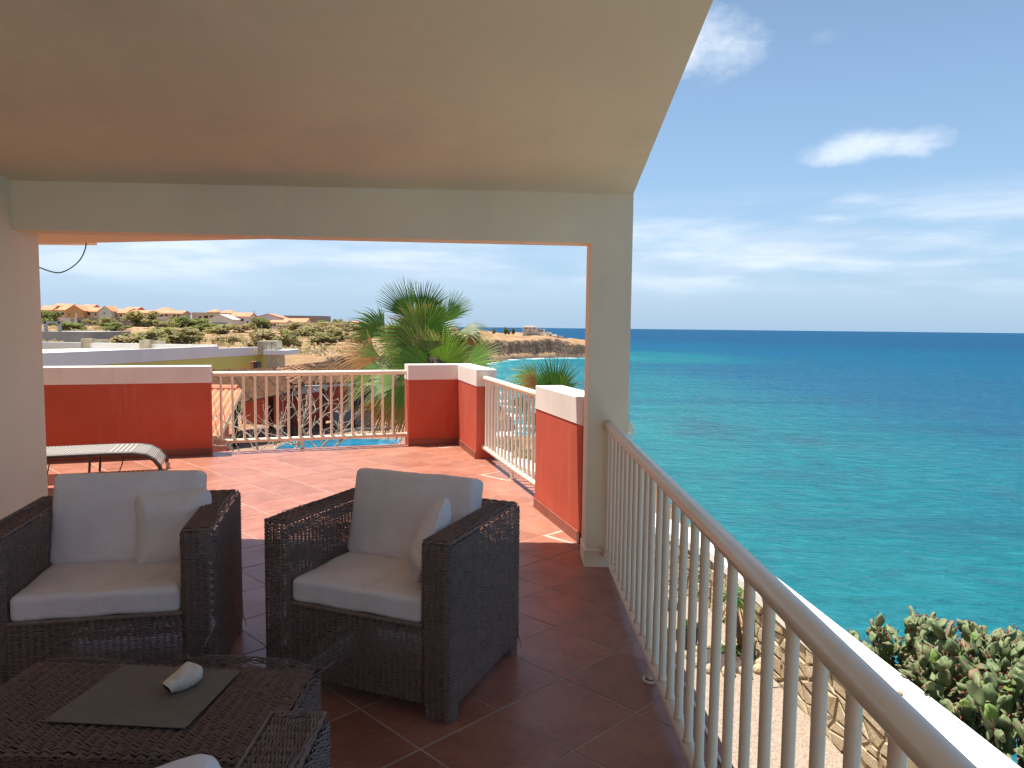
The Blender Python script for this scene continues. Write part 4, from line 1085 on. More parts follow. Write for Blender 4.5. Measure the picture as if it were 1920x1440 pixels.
# ================================================================ PALMS
def frond(parent, hub, B, T, m, half=75, nl=34, face=(0, -1, .3), droop=.35, fold=.55, seed=0, name='frond', pr=.013, petiole=True):
    """fan leaf: petiole hub->B, blade from B towards T, fan half angle in degrees"""
    rd = random.Random(seed); hub = Vector(hub); B = Vector(B); T = Vector(T)
    ax = (T-B); L0 = ax.length*1.2; ax.normalize(); fc = Vector(face); fc = (fc-ax*fc.dot(ax)).normalized(); sd = ax.cross(fc)
    V, Q, A, Rn = [], [], [], []
    SEG = 8; dth = 2*math.radians(half)/(nl-1)
    for i in range(nl):
        a = -math.radians(half)+dth*i; u = a/math.radians(half)
        L = L0*(.62+.38*math.cos(a*.85))*rd.uniform(.93, 1.06); d = ax*math.cos(a)+sd*math.sin(a); pd = -ax*math.sin(a)+sd*math.cos(a)
        cup = fc*(.22*u*u); rv = rd.random(); o = len(V); dr_ = droop*rd.uniform(.6, 1.5)
        tw = rd.gauss(0, .06)
        for k in range(SEG+1):
            t = k/SEG; r = L*(.03+.97*t)
            wmax = math.tan(dth/2)*r*1.02
            w = wmax if t < .5 else math.tan(dth/2)*L*.5*1.02*(1-(t-.5)/.5)**.75+.0008
            dz = -dr_*L*max(0, t-.35)**2*1.6
            p = B+(d+cup*t+pd*tw*max(0, t-.45)).normalized()*r+Vector((0, 0, dz))
            rid = fc*(w*fold)
            V += [tuple(p-pd*w), tuple(p+rid), tuple(p+pd*w)]; A += [t]*3; Rn += [rv]*3
        for k in range(SEG):
            for e in (0, 1): Q.append((o+k*3+e, o+k*3+e+1, o+(k+1)*3+e+1, o+(k+1)*3+e))
    o = link(name, fast_mesh(name, V, Q, m, False, A, Rn), parent)
    if petiole:
        b = MB(); mid = hub.lerp(B, .5)+Vector((0, 0, .10*(B-hub).length)); n = 8; pts = []
        for k in range(n+1):
            t = k/n; pts.append(hub*(1-t)**2+mid*2*t*(1-t)+B*t*t)
        pts.append(B+ax*L0*.12)
        b.tube(pts, [pr]*n+[pr*.7, pr*.3], 6); b.obj('petiole', m, o, True)
    return o
def rel(parent, p): return Vector(p)-Vector(parent.location)
def palm(label, trunk_xy, zb, hub, specs, seed, group, trunk_r=.15, dx=0):
    t = thing('fan_palm', label, 'palm tree', (trunk_xy[0], trunk_xy[1], zb), 0, group)
    h = rel(t, hub); b = MB(); n = 16
    b.tube([(h.x*k/n, h.y*k/n, h.z*k/n) for k in range(n+1)], [trunk_r*(1.25-.35*k/n)*(1.08 if k % 2 else .97) for k in range(n+1)], 12); b.obj('trunk', MT['palmtrunk'], t, True)
    for i, (bx, by, bd, tx, ty, td, mk, half, face, droop) in enumerate(specs):
        frond(t, h, rel(t, at(bx+dx, by, bd)), rel(t, at(tx+dx, ty, td)), MT[mk], half, 36, face, droop, .5, seed+i, 'frond' if mk != 'fr_dead' else 'dead_frond')
    return t
F0 = (0, -1, .25)
specs = [
 (784, 597, 14.9, 742, 540, 14.7, 'fr_dark', 38, (.3, -1, .2), .03),
 (800, 592, 15.2, 815, 534, 15.3, 'fr_dark', 42, F0, .05),
 (803, 630, 14.4, 826, 568, 14.2, 'fr_dark', 84, (.1, -1, .25), .14),
 (845, 600, 15.1, 882, 558, 15.0, 'fr_green', 34, (-.3, -1, .4), .15),
 (732, 630, 14.9, 672, 582, 14.7, 'fr_green', 48, (.2, -.9, .5), .5),
 (802, 640, 14.2, 745, 584, 13.9, 'fr_yell', 55, (.3, -1, .4), .28),
 (760, 645, 14.8, 722, 602, 14.9, 'fr_green', 46, (.3, -1, .3), .3),
 (843, 680, 14.1, 852, 624, 13.8, 'fr_green', 70, (-.1, -1, .3), .06),
 (868, 624, 15.2, 925, 612, 15.1, 'fr_yell', 42, (-.1, -.6, .9), .55),
 (880, 684, 14.3, 942, 652, 14.2, 'fr_green', 42, (-.1, -.8, .7), .16),
 (716, 674, 14.5, 640, 648, 14.4, 'fr_dead', 56, (.1, -.8, .6), .42),
 (722, 670, 14.3, 675, 646, 14.2, 'fr_yell', 36, (.1, -.7, .8), .35),
 (810, 684, 14.0, 752, 634, 13.8, 'fr_green', 50, (.2, -1, .4), .12),
 (770, 684, 14.2, 738, 656, 14.1, 'fr_green', 66, (.2, -.8, .7), .4),
 (812, 660, 13.9, 812, 618, 14.0, 'fr_yell', 60, F0, .25),
 (752, 716, 14.0, 688, 712, 13.9, 'fr_green', 62, (.2, -.7, .8), .6),
 (764, 722, 13.8, 745, 775, 13.7, 'fr_green', 50, (.2, -1, .3), .3),
 (826, 610, 15.4, 846, 560, 15.5, 'fr_green', 50, F0, .2),
 (880, 640, 15.0, 918, 640, 15.1, 'fr_dead', 45, (-.2, -.7, .7), .6),
 (740, 745, 14.4, 712, 806, 14.3, 'fr_dead', 55, (.2, -1, .1), .1),
 (780, 740, 14.2, 755, 815, 14.1, 'fr_dead', 55, (.1, -1, .1), .1),
 (722, 690, 15.0, 660, 694, 15.1, 'fr_green', 50, (.3, -.8, .4), .6),
 (790, 640, 15.8, 752, 596, 16.2, 'fr_green', 60, F0, .2),
 (830, 650, 15.9, 870, 606, 16.2, 'fr_green', 60, F0, .25),
 (780, 700, 14.6, 770, 745, 14.4, 'fr_yell', 60, F0, .3),
 (800, 610, 15.6, 790, 560, 15.9, 'fr_dark', 70, F0, .1),
 (850, 660, 15.4, 905, 640, 15.6, 'fr_green', 50, F0, .35),
 (770, 650, 15.6, 715, 640, 15.9, 'fr_green', 50, F0, .4),
]
palm('big windblown fan palm rising behind the corner parapet', (-1.85, 15.1), ZG, at(802, 668, 15.0), specs, 300, 'fan palms beyond the terrace', .15, -9)
specs2 = [
 (1040, 738, 11.4, 1040, 676, 11.3, 'fr_dark', 46, (0, -1, .2), .02),
 (1052, 742, 11.2, 1082, 712, 11.0, 'fr_green', 44, (-.2, -1, .4), .3),
 (1030, 745, 11.3, 1004, 700, 11.4, 'fr_dark', 34, (.2, -1, .2), .08),
 (1010, 722, 11.5, 958, 690, 11.5, 'fr_green', 52, (.2, -.8, .7), .42),
 (1008, 724, 11.3, 978, 702, 11.2, 'fr_dead', 55, (.2, -.8, .7), .45),
 (984, 742, 11.4, 968, 776, 11.3, 'fr_yell', 45, (.2, -1, .3), .3),
 (1100, 760, 11.2, 1130, 740, 11.1, 'fr_green', 50, (-.2, -.8, .6), .4),
 (1160, 790, 11.2, 1190, 798, 11.2, 'fr_dead', 50, (-.2, -.5, .9), .7),
 (1060, 770, 11.6, 1030, 800, 11.6, 'fr_yell', 60, (.2, -1, .3), .4),
 (1020, 780, 11.5, 990, 800, 11.5, 'fr_green', 50, (.3, -1, .3), .6),
]
palm('smaller fan palm with upright spiky fan behind the wall beside the pillar', (.80, 11.6), ZG, at(1055, 775, 11.5), specs2, 500, 'fan palms beyond the terrace', .12)

# ================================================================ NEIGHBOURS
# bare frangipani-like tree
tr = thing('bare_tree', 'leafless pale tree spreading grey branches behind the far railing', 'tree', (-4.7, 15.5, ZG))
rdt = random.Random(41); tb = MB()
def branch(p, d, L, r, dep):
    pts = [p.copy()]; q = p.copy(); dd = d.copy(); n = 5
    for k in range(n):
        dd = (dd+Vector((rdt.gauss(0, .13), rdt.gauss(0, .13), rdt.gauss(.05, .10)))).normalized(); q = q+dd*L/n; pts.append(q.copy())
    tb.tube(pts, [r*(1-.35*k/n) for k in range(n+1)], 6 if dep > 2 else 5)
    if dep == 0: return
    for k in range(rdt.choice((2, 2, 3))):
        a = (dd+Vector((rdt.gauss(0, .65), rdt.gauss(0, .65), rdt.gauss(.15, .4)))).normalized()
        branch(q, a, L*rdt.uniform(.62, .9), r*.62, dep-1)
    if dep > 1 and rdt.random() < .6:
        a = (dd+Vector((rdt.gauss(0, .9), rdt.gauss(0, .9), .2))).normalized(); branch(pts[3], a, L*.6, r*.45, dep-2)
trunkb = MB(); trunkb.tube([(0, 0, 0), (.05, 0, .6), (-.02, .03, 1.35)], [.12, .095, .085], 10); trunkb.obj('trunk', MT['bark'], tr, True)
for a in (0.2, 1.5, 2.7, 3.9, 5.2):
    branch(Vector((-.02, .03, 1.3)), Vector((math.cos(a)*1.0, math.sin(a)*.7, .55)), .84, .046, 4)
tb.obj('branches', MT['bark'], tr, True)
# pool and its paving
b = MB(); b.box((-12, 22.5, -3.2), (-2.6, 34.5, -3.08)); pv = b.obj('pool_paving', MT['poolwall']); pv['kind'] = 'structure'
b = MB(); b.box((-8.9, 24, -3.07), (-4.55, 30.1, -3.05)); pw = b.obj('pool_water', MT['pool']); pw['kind'] = 'structure'
# reed pergola: rafters, reed sheets, posts
pg = thing('reed_pergola', 'brown reed-roofed pergola on dark posts beyond the far railing', 'pergola')
def roof_quad(c, parent, nreed, m='reed'):
    """c: eave-left, eave-right, ridge-right, ridge-left; reeds lie parallel to the eave"""
    c = [Vector(p) for p in c]; b = MB(); n_ = (c[1]-c[0]).cross(c[3]-c[0]).normalized()
    if n_.z < 0: n_ = -n_
    for k in range(nreed):
        t = (k+.5)/nreed; p = c[0].lerp(c[3], t); q = c[1].lerp(c[2], t); j = n_*rng.uniform(-.02, .03)
        b.tube([p+j, p.lerp(q, .5)+j+n_*rng.uniform(-.03, .03), q+j], .5*(c[3]-c[0]).length/nreed*.92, 5)
    o = b.obj('reed_roofing', MT[m], parent); o['kind'] = 'stuff'
    for k in range(7):
        t = k/6; p = c[0].lerp(c[1], t)+n_*.06; q = c[3].lerp(c[2], t)+n_*.06
        b = MB(); b.tube([p, q], .055, 6); b.obj('rafter', MT['timber'], parent)
A0, A1 = at(372, 772, 26.5), at(556, 733, 30.5); A2, A3 = at(512, 692, 34.0), at(340, 698, 31.5)
roof_quad((A0, A1, A2, A3), pg, 46)
B0, B1 = at(545, 722, 31), at(668, 716, 33); B2, B3 = at(612, 681, 35.5), at(606, 682, 35.5)
roof_quad((B0, B1, B2, B3), pg, 22)
B4, B5 = at(500, 695, 34), at(556, 731, 30.7)
roof_quad((B5, B4, at(600, 683, 35.4), at(607, 683, 35.3)), pg, 22)
roof_quad((at(668, 716, 33), at(700, 692, 37), at(640, 684, 36.5), at(612, 681, 35.5)), pg, 20)
for (px_, Y) in ((440, 28.0), (545, 30.3), (606, 32.5), (662, 33.2), (508, 33)):
    q = at(px_, 735, Y); b = MB(); b.box((q.x-.085, q.y-.085, -3.1), (q.x+.085, q.y+.085, q.z+.15)); b.obj('post', MT['timber'], pg)
# red garden walls behind the pool
nb = thing('red_neighbour_house', 'low dark red house with pale roof edge behind the pergola', 'house')
b = MB(); L0, L1 = at(452, 745, 34.6), at(556, 735, 34)
b.prism([(L0.x, L0.y), (L1.x, L1.y), (L1.x, L1.y+3), (L0.x+1, L0.y+2)], -3.1, -.75); b.obj('wall', MT['red'], nb)
p0, p1 = at(556, 728, 33.4), at(608, 716, 35.6); q0, q1 = at(614, 714, 36), at(656, 714, 37)
for (s_, e_) in ((p0, p1), (q0, q1)):
    b = MB(); b.prism([(s_.x, s_.y), (e_.x, e_.y), (e_.x, e_.y+2.5), (s_.x, s_.y+2.5)], -3.1, s_.z-.30); b.obj('wall', MT['red'], nb)
    b = MB(); b.prism([(s_.x-.05, s_.y-.06), (e_.x+.05, e_.y-.06), (e_.x+.05, e_.y+2.5), (s_.x-.05, s_.y+2.5)], s_.z-.30, s_.z); b.obj('roof_edge', MT['ywhite'], nb)
b = MB(); q = at(653, 745, 36.5); b.box((q.x, q.y, -2.9), (q.x+.18, q.y+.1, q.z+.6)); b.obj('window_frame', MT['ywhite'], nb)
b = MB(); b.box((q.x+.18, q.y+.05, -2.9), (q.x+1.5, q.y+.12, q.z+.6)); b.obj('window_pane', MT['glass'], nb)
b = MB(); b.box((q.x-.4, q.y-2.0, -3.1), (q.x+1.5, q.y-1.0, -2.55)); tag(b.obj('stone_bench', MT['greyconc']), 'pale stone bench block beside the pool under the palm', 'bench')
q = at(700, 800, 30)
lg = thing('pool_lounger', 'dark low lounger beside the pool under the dead fronds', 'sun lounger', (q.x, 31.2, -3.08), .2)
b = MB(); b.box((-.9, -.3, .26), (.4, .3, .32)); b.obj('base', MT['lounger'], lg); b = MB(); b.box((-.35, -.3, 0), (.35, .3, .05), Matrix.Translation((.68, 0, .45)) @ Matrix.Rotation(-.6, 4, 'Y')); b.obj('backrest', MT['lounger'], lg)
for sx in (-.8, .3):
    for sy in (-.26, .26): b = MB(); b.tube([(sx, sy, 0), (sx, sy, .27)], .02, 6); b.obj('leg', MT['lounger'], lg)
# orange tiled roof below on the left
rf = thing('tiled_roof_house', 'low house with orange barrel tile roof below the far railing', 'house')
r0_, r1_ = at(447, 736, 20.0), at(403, 826, 16.2); far_l = Vector((-12.5, 20.0, r0_.z)); near_l = Vector((-12.5, 16.2, r1_.z))
b = MB(); b.add([tuple(r0_), tuple(r1_), tuple(near_l), tuple(far_l)], [(0, 1, 2, 3)]); b.obj('roof_deck', MT['terra'], rf)
b = MB(); rows = 18
for k in range(34):
    t = k/34; a = r0_.lerp(far_l, t); c = r1_.lerp(near_l, t)
    for j in range(rows):
        p = a.lerp(c, j/rows)+Vector((0, 0, .055)); q = a.lerp(c, (j+1)/rows)+Vector((0, 0, .03)); b.tube([p, q], [.082, .095], 7)
o = b.obj('roof_tiles', MT['terra'], rf); o['kind'] = 'stuff'
b = MB(); n_ = 24
for k in range(n_): b.tube([r0_.lerp(far_l, k/n_)+Vector((0, 0, .09)), r0_.lerp(far_l, (k+1)/n_)+Vector((0, 0, .07))], [.12, .14], 9)
b.obj('ridge_tiles', MT['terra'], rf)
b = MB(); b.tube([r0_+Vector((.06, 0, .02)), r1_+Vector((.06, 0, .02))], .07, 6); b.obj('verge_board', MT['stick'], rf)
b = MB(); b.prism([(-12.4, 16.5), (r1_.x-.35, 16.5), (r0_.x-.2, 19.8), (-12.4, 19.8)], -3.1, lambda p: -.95 if p[1] < 18 else -.4); b.obj('wall', MT['red'], rf)

# yellow flat-roofed neighbour
yv = thing('yellow_villa', 'single storey yellow villa with white flat roof parapet', 'house')
YA = at(60, 664, 28.0); YB = at(410, 648.5, 40.0); YC = at(500, 652, 44.0)
def wallseg(a, c, zt, zb, name, m, th=.25):
    a2, c2 = Vector((a.x, a.y)), Vector((c.x, c.y)); d = (c2-a2).normalized(); n_ = Vector((-d.y, d.x))*th
    b = MB(); b.prism([(a2.x, a2.y), (c2.x, c2.y), (c2.x+n_.x, c2.y+n_.y), (a2.x+n_.x, a2.y+n_.y)], zb, zt); return b.obj(name, MT[m], yv)
zy = at(410, 649, 40).z
YA = Vector((YA.x, YA.y, zy))
wallseg(YA, YB, lambda p: zy-.0, zy-.60, 'parapet', 'ywhite')
wallseg(Vector((YB.x, YB.y)), Vector((YC.x, YC.y)), zy-.12, zy-.60, 'parapet', 'ywhite')
ab = Vector((YB.x-YA.x, YB.y-YA.y)).normalized(); bc = Vector((YC.x-YB.x, YC.y-YB.y)).normalized()
nab, nbc = Vector((-ab.y, ab.x)), Vector((-bc.y, bc.x)); nmid = (nab+nbc).normalized()
def inset(d, back): return [(YA.x+nab.x*d, YA.y+nab.y*d), (YB.x+nmid.x*d, YB.y+nmid.y*d), (YC.x+nbc.x*d-bc.x*.05, YC.y+nbc.y*d-bc.y*.05), (YC.x+nbc.x*back, YC.y+nbc.y*back), (YA.x+nab.x*back*1.4, YA.y+nab.y*back*1.4)]
b = MB(); b.prism(inset(.05, 9), -3.3, zy-.61); b.obj('wall', MT['yellow'], yv)
b = MB(); b.prism(inset(.27, 9), zy-.60, zy-.30); b.obj('flat_roof', MT['roofcream'], yv)
R0, R1 = at(70, 641, 44), at(404, 648.3, 41.5)
b = MB(); b.prism([(R0.x, R0.y), (R1.x, R1.y), (R1.x, R1.y+.3), (R0.x, R0.y+.3)], zy-.4, zy+.02); b.obj('rear_parapet', MT['ywhite'], yv)
for (x0, x1, x2, yt, Y) in ((155, 172, 199, 635, 43.4), (264, 282, 305, 637.5, 42.3)):
    a, c, e = at(x0, yt, Y), at(x1, yt, Y), at(x2, yt, Y)
    b = MB(); b.box((a.x, Y-.2, zy-.4), (c.x, Y+.4, a.z)); p = b.obj('stone_pier', MT['stonepier'], yv)
    b = MB(); b.box((c.x, Y+.1, a.z-.28), (e.x, Y+.4, a.z-.03)); b.obj('pier_arm', MT['stonepier'], p)
a, c = at(486, 639, 43), at(521, 639, 43)
ch = MB(); ch.box((a.x, 42.7, zy-.5), (c.x, 43.8, a.z)); chm = ch.obj('chimney', MT['stonepier'], yv)
for r in range(3):
    for k in range(4):
        w = (c.x-a.x)/4; sft = (r % 2)*w*.4
        b = MB(); x0 = a.x+k*w+.015; b.box((x0, 42.66, a.z-.5+r*.165), (min(c.x, x0+w-.03), 42.70, a.z-.5+r*.165+.15)); b.obj('stone_block', MT['stonepier'], chm)
a, c = at(496, 656, 42.5), at(541, 656, 42.5)
b = MB(); b.box((a.x, 42.3, a.z-.27), (c.x, 44.5, a.z)); b.obj('roof_slab', MT['ywhite'], yv)
a, c = at(499, 668, 42.6), at(521, 668, 42.6)
b = MB(); b.box((a.x, 42.5, -3.3), (c.x, 43.9, zy-.5)); b.obj('stone_pier', MT['stonepier'], yv)
q = at(302, 664.5, 35.6)
b = MB(); b.tube([q+Vector((-.15, .25, .02)), q+Vector((.10, -.16, -.03))], .07, 12); dp = b.obj('drain_pipe', MT['ywhite'], yv)
b = MB(); b.tube([q+Vector((.10, -.16, -.03)), q+Vector((.104, -.167, -.031))], .055, 12); b.obj('pipe_mouth', MT['dark'], dp)
for (px0, px1, py0, py1, m) in ((471, 476, 678, 694, 'terra'), (476, 484, 678, 694, 'glass')):
    Yw = 41.6; a, c = at(px0, py0, Yw), at(px1, py1, Yw)
    b = MB(); b.box((a.x, Yw-.1, c.z), (c.x, Yw+.5, a.z)); b.obj('window', MT[m], yv)
# grey block building further left
gb = thing('grey_building', 'unfinished grey concrete building with open frame on its roof', 'building')
a, c = at(60, 621, 78), at(172, 619, 78)
b = MB(); b.box((a.x, 78, -3), (c.x, 86, a.z)); b.obj('wall', MT['greyconc'], gb)
f0, f1 = at(84, 603, 79), at(110, 603, 79)
for x in (f0.x, f1.x):
    b = MB(); b.box((x-.12, 79, a.z), (x+.12, 79.3, f0.z)); b.obj('frame_post', MT['greyconc'], gb)
b = MB(); b.box((f0.x-.15, 79, f0.z-.2), (f1.x+.15, 79.3, f0.z+.05)); b.obj('frame_beam', MT['greyconc'], gb)

# ---- far houses
def far_house(label, x0, x1, ye, yr, yb, Y, wall, kind='gable_x', wins=(), depth=8, name='house', roofm='farroof', cat='house', group='far houses on the plateau', over=.4):
    """x0,x1: sides; ye eave, yr ridge, yb base (photo pixels as surveyed) at distance Y"""
    A, Bq = at(x0, ye, Y), at(x1, ye, Y); zr = at((x0+x1)/2, yr, Y).z; zb = at((x0+x1)/2, yb, Y).z-2.5; ze = (A.z+Bq.z)/2
    cx, w = (A.x+Bq.x)/2, (Bq.x-A.x)
    t = thing(name, label, cat, (cx, Y, zb), 0, group); h = ze-zb; hr = zr-ze; x = w/2
    b = MB(); b.box((-x, 0, 0), (x, depth, h)); b.obj('wall', MT[wall], t)
    o = over
    if kind == 'flat':
        b = MB(); b.box((-x-.1, -.1, h), (x+.1, depth+.1, h+max(.15, hr))); b.obj('roof', MT[wall], t)
    elif kind == 'gable_x':      # ridge runs along x, slope faces us
        b = MB(); V = [(-x-o, -o, h-.1), (x+o, -o, h-.1), (x+o, depth/2, h+hr), (-x-o, depth/2, h+hr), (x+o, depth+o, h-.1), (-x-o, depth+o, h-.1)]
        V2 = [(p[0], p[1], p[2]+.22) for p in V]
        b.add(V+V2, [(6, 7, 8, 9), (9, 8, 10, 11), (0, 1, 7, 6), (0, 3, 2, 1), (3, 5, 4, 2), (1, 2, 8, 7), (2, 4, 10, 8), (3, 0, 6, 9), (5, 3, 9, 11), (4, 5, 11, 10)]); b.obj('roof', MT[roofm], t)
        b = MB(); b.add([(-x, 0, h), (-x, depth, h), (-x, depth/2, h+hr-.02), (x, 0, h), (x, depth, h), (x, depth/2, h+hr-.02)], [(0, 1, 2), (3, 5, 4)]); b.obj('gable', MT[wall], t)
    elif kind == 'gable_y':      # gable end faces us
        b = MB(); V = [(-x-o, -o*.4, h-.12), (0, -o*.4, h+hr), (x+o, -o*.4, h-.12), (-x-o, depth, h-.12), (0, depth, h+hr), (x+o, depth, h-.12)]
        V2 = [(p[0], p[1], p[2]+.22) for p in V]
        b.add(V+V2, [(6, 7, 10, 9), (7, 8, 11, 10), (0, 1, 7, 6), (1, 2, 8, 7), (0, 3, 4, 1), (1, 4, 5, 2), (0, 6, 9, 3), (2, 5, 11, 8)]); b.obj('roof', MT[roofm], t)
        b = MB(); b.add([(-x, 0, h), (x, 0, h), (0, 0, h+hr-.02)], [(0, 1, 2)]); b.obj('gable', MT[wall], t)
    elif kind == 'hip':
        b = MB(); k = min(x*.6, depth*.4); V = [(-x-o, -o, h), (x+o, -o, h), (x+o, depth+o, h), (-x-o, depth+o, h), (-x+k, depth/2, h+hr), (x-k, depth/2, h+hr)]
        b.add(V, [(0, 1, 5, 4), (1, 2, 5), (2, 3, 4, 5), (3, 0, 4), (0, 3, 2, 1)]); b.obj('roof', MT[roofm], t)
    for (wx0, wx1, wy0, wy1, m) in wins:
        a, c = at(wx0, wy0, Y), at(wx1, wy1, Y)
        b = MB(); b.box((a.x-cx, -.06, c.z-zb), (c.x-cx, .2, a.z-zb)); f = b.obj('door' if m == 'shutter' else ('balcony' if m == 'fw_white' else 'window'), MT[m], t)
        if m == 'glass':
            b = MB(); b.box((a.x-cx-.12, -.12, c.z-zb-.15), (c.x-cx+.12, -.04, c.z-zb)); b.obj('sill', MT['fw_white'], f)
    return t
D = 300
far_house('small cream house with orange roof at the far left of the row', 74, 97, 582, 573, 600, D, 'fw_cream', 'gable_x', ((83, 89, 584, 588, 'dark'),))
far_house('ochre house with raised gabled attic, second from the left in the row', 97, 126, 582, 576, 600, D+1, 'fw_cream', 'gable_x', ((98, 105, 585, 590, 'dark'), (115, 120, 586, 590, 'dark')))
far_house('small gabled attic block rising above the ochre house', 97, 128, 578, 570, 590, D+9, 'fw_cream', 'gable_x', ((113, 116, 574.5, 577.5, 'dark'),))
far_house('ochre and orange house with beige gable end facing us', 123, 156, 583, 572.5, 600, D-1, 'fw_ochre', 'gable_y', ((128, 130, 588, 592, 'dark'), (141, 145, 587, 597, 'fw_white')))
far_house('small orange walled block with tower roof beside the beige gable', 150, 170, 579, 571.5, 600, D+6, 'fw_orange', 'gable_x')
far_house('pale house with dark arched openings under an orange roof', 157, 190, 584.5, 577, 600, D+2, 'fw_cream', 'gable_x', ((159, 163.5, 586, 591, 'dark'), (164.5, 169, 586, 591, 'dark'), (178, 181, 587.5, 591.5, 'dark')))
far_house('pale green gabled house in the middle of the left row', 185, 209, 584, 574.5, 600, D-2, 'fw_green', 'gable_y', ((194, 197, 586, 588.5, 'glass'),))
far_house('low peach house with orange roof right of the pale green gable', 207, 236, 587, 580, 602, D+1, 'fw_peach', 'gable_x', ((214, 219, 590, 594, 'dark'), (225, 229, 590, 594, 'dark')))
far_house('raised orange tiled attic with dark side window above the low roofs', 232, 254, 582, 576, 592, D+8, 'fw_orange', 'gable_x', ((249, 254, 579, 581.5, 'dark'),))
far_house('long low peach house with a shallow orange roof', 236, 286, 587, 582, 602, D+2, 'fw_peach', 'gable_x', ((245, 249, 590, 594, 'dark'), (262, 266, 590, 594, 'dark')))
far_house('white upper block with curved orange roof on the balcony house', 288, 318, 583, 576.5, 590, D+8, 'fw_white', 'hip')
far_house('yellowish house with dark balcony openings at the right end of the left row', 284, 341, 588, 583, 603, D, 'fw_cream', 'gable_x',
          ((288, 292, 589.5, 593, 'dark'), (296, 305, 589, 593.5, 'dark'), (310, 314, 589.5, 593, 'dark'), (286, 314, 593.5, 598, 'fw_white'), (325, 329, 590, 594, 'dark'), (333, 337, 590, 594, 'dark')))
far_house('flat cream house with two small tiled canopies right of the gap', 360, 408, 588, 586, 606, D+3, 'fw_cream', 'flat', ((373, 377, 593, 597, 'dark'), (383, 390, 592, 597, 'dark'), (394, 401, 592, 597, 'dark')))
far_house('small domed orange roof block above the cream canopy house', 388, 406, 585, 580, 592, D+10, 'fw_peach', 'hip')
far_house('second small orange roof block behind the white gable', 411, 434, 587, 581, 595, D+12, 'fw_white', 'hip')
far_house('white gabled house with a grey roller door', 391, 434, 599, 590, 613, D-40, 'fw_white', 'gable_y', ((398, 425, 604, 613, 'shutter'),), roofm='fw_white')
far_house('white house with long orange roof slope and one window', 432, 467, 594, 587, 611, D-30, 'fw_white', 'gable_x', ((451, 457, 598, 602, 'glass'), (463, 466, 602, 608, 'dark')))
far_house('tall white house with broad orange gable behind the green tree', 477, 528, 596, 589, 612, D-20, 'fw_white', 'gable_y', ((488, 492, 598, 602, 'glass'), (510, 514, 606, 611, 'dark'), (517, 521, 606, 611, 'dark')))
far_house('low porch with orange roof attached beside the tall white house', 505, 535, 605, 601, 613, D-35, 'fw_white', 'gable_x', ((507, 511, 607, 612, 'dark'), (513, 517, 607, 612, 'dark'), (520, 524, 607, 612, 'dark')))
far_house('low white house with two orange roof slopes before the grey block', 530, 573, 604, 597.5, 613, D-25, 'fw_white', 'gable_x', ((541, 545, 605, 608, 'glass'), (556, 559, 606, 609, 'dark')))
far_house('plain grey windowless block building on the skyline', 533, 606, 593, 592, 612, D+40, 'fw_grey', 'flat', depth=14, name='block_building', cat='building', group=None)
far_house('tiny far house with orange roof left of the palm', 615, 634, 606, 603, 612, D+90, 'fw_peach', 'gable_x')
far_house('tiny far pale house with orange roof nearest the palm', 650, 670, 605.5, 602.5, 612, D+100, 'fw_white', 'gable_x')
far_house('unfinished grey block house with dark doorways below the left row', 144, 216, 597, 596.4, 612, D-50, 'fw_grey', 'flat', ((147, 151, 601, 607, 'dark'), (159, 162, 601, 607, 'dark'), (168, 171, 601, 607, 'dark')), name='block_building', cat='building', group=None)
far_house('small brown block shed in front of the peach house', 218, 247, 597, 596.6, 613, D-70, 'fw_grey', 'flat', (), name='shed', cat='shed', group=None)
far_house('low white outbuilding with purple grey panel at the left', 113, 145, 597, 596.6, 608, D-45, 'fw_white', 'flat', ((132, 139, 597.5, 605, 'shutter'),), name='outbuilding', cat='outbuilding', group=None)
a, c = at(450, 611, 235), at(537, 611.5, 235)
b = MB(); b.box((a.x, 235, -3), (c.x, 235.3, a.z)); tag(b.obj('boundary_wall', MT['fw_white']), 'long low pale boundary wall before the white houses', 'wall')
for (px_, yt, Y) in ((476, 583, 280), (107, 572, 296)):
    q = at(px_, yt, Y); b = MB(); b.tube([(q.x, q.y, -2), (q.x, q.y, q.z)], [.09, .06], 6); b.box((q.x-.6, q.y-.05, q.z-.5), (q.x+.6, q.y+.05, q.z-.4))
    tag(b.obj('utility_pole', MT['timber']), 'thin utility pole standing %s' % ('behind the white gabled houses' if px_ > 300 else 'among the left row of houses'), 'pole')

# headland house
hh = thing('hilltop_house', 'beige unfinished house stepping down the far headland', 'house')
YH = 575
def blk(x0, x1, yt, yb, dy, dep, m, name, down=3):
    a, c = at(x0, yt, YH+dy), at(x1, yb, YH+dy); b = MB(); b.box((a.x, YH+dy, c.z-down), (c.x, YH+dy+dep, a.z)); return b.obj(name, MT[m], hh)
mw = blk(980, 1008, 613.5, 630, 0, 12, 'fw_beige', 'main_block')
a, c = at(978, 613.5, YH-1), at(1010, 613.5, YH-1); top = at(994, 610, YH).z
b = MB(); b.add([(a.x, a.y, a.z), (c.x, a.y, a.z), (c.x, a.y+14, a.z), (a.x, a.y+14, a.z), ((a.x+c.x)/2-3, a.y+7, top), ((a.x+c.x)/2+3, a.y+7, top)], [(0, 1, 5, 4), (1, 2, 5), (2, 3, 4, 5), (3, 0, 4), (0, 3, 2, 1)]); b.obj('roof', MT['fw_grey'], hh)
blk(1006, 1022, 617, 632, 2, 10, 'fw_beige', 'wing')
blk(1018, 1034, 623, 633.5, 1, 10, 'fw_beige', 'wing'); blk(1030, 1044, 627, 634, 1, 10, 'fw_beige', 'wing'); blk(1040, 1056, 631, 634.5, 1, 10, 'fw_white', 'wing')
blk(1005, 1056, 629.5, 634.5, -2, 3, 'fw_beige', 'terrace_wall')
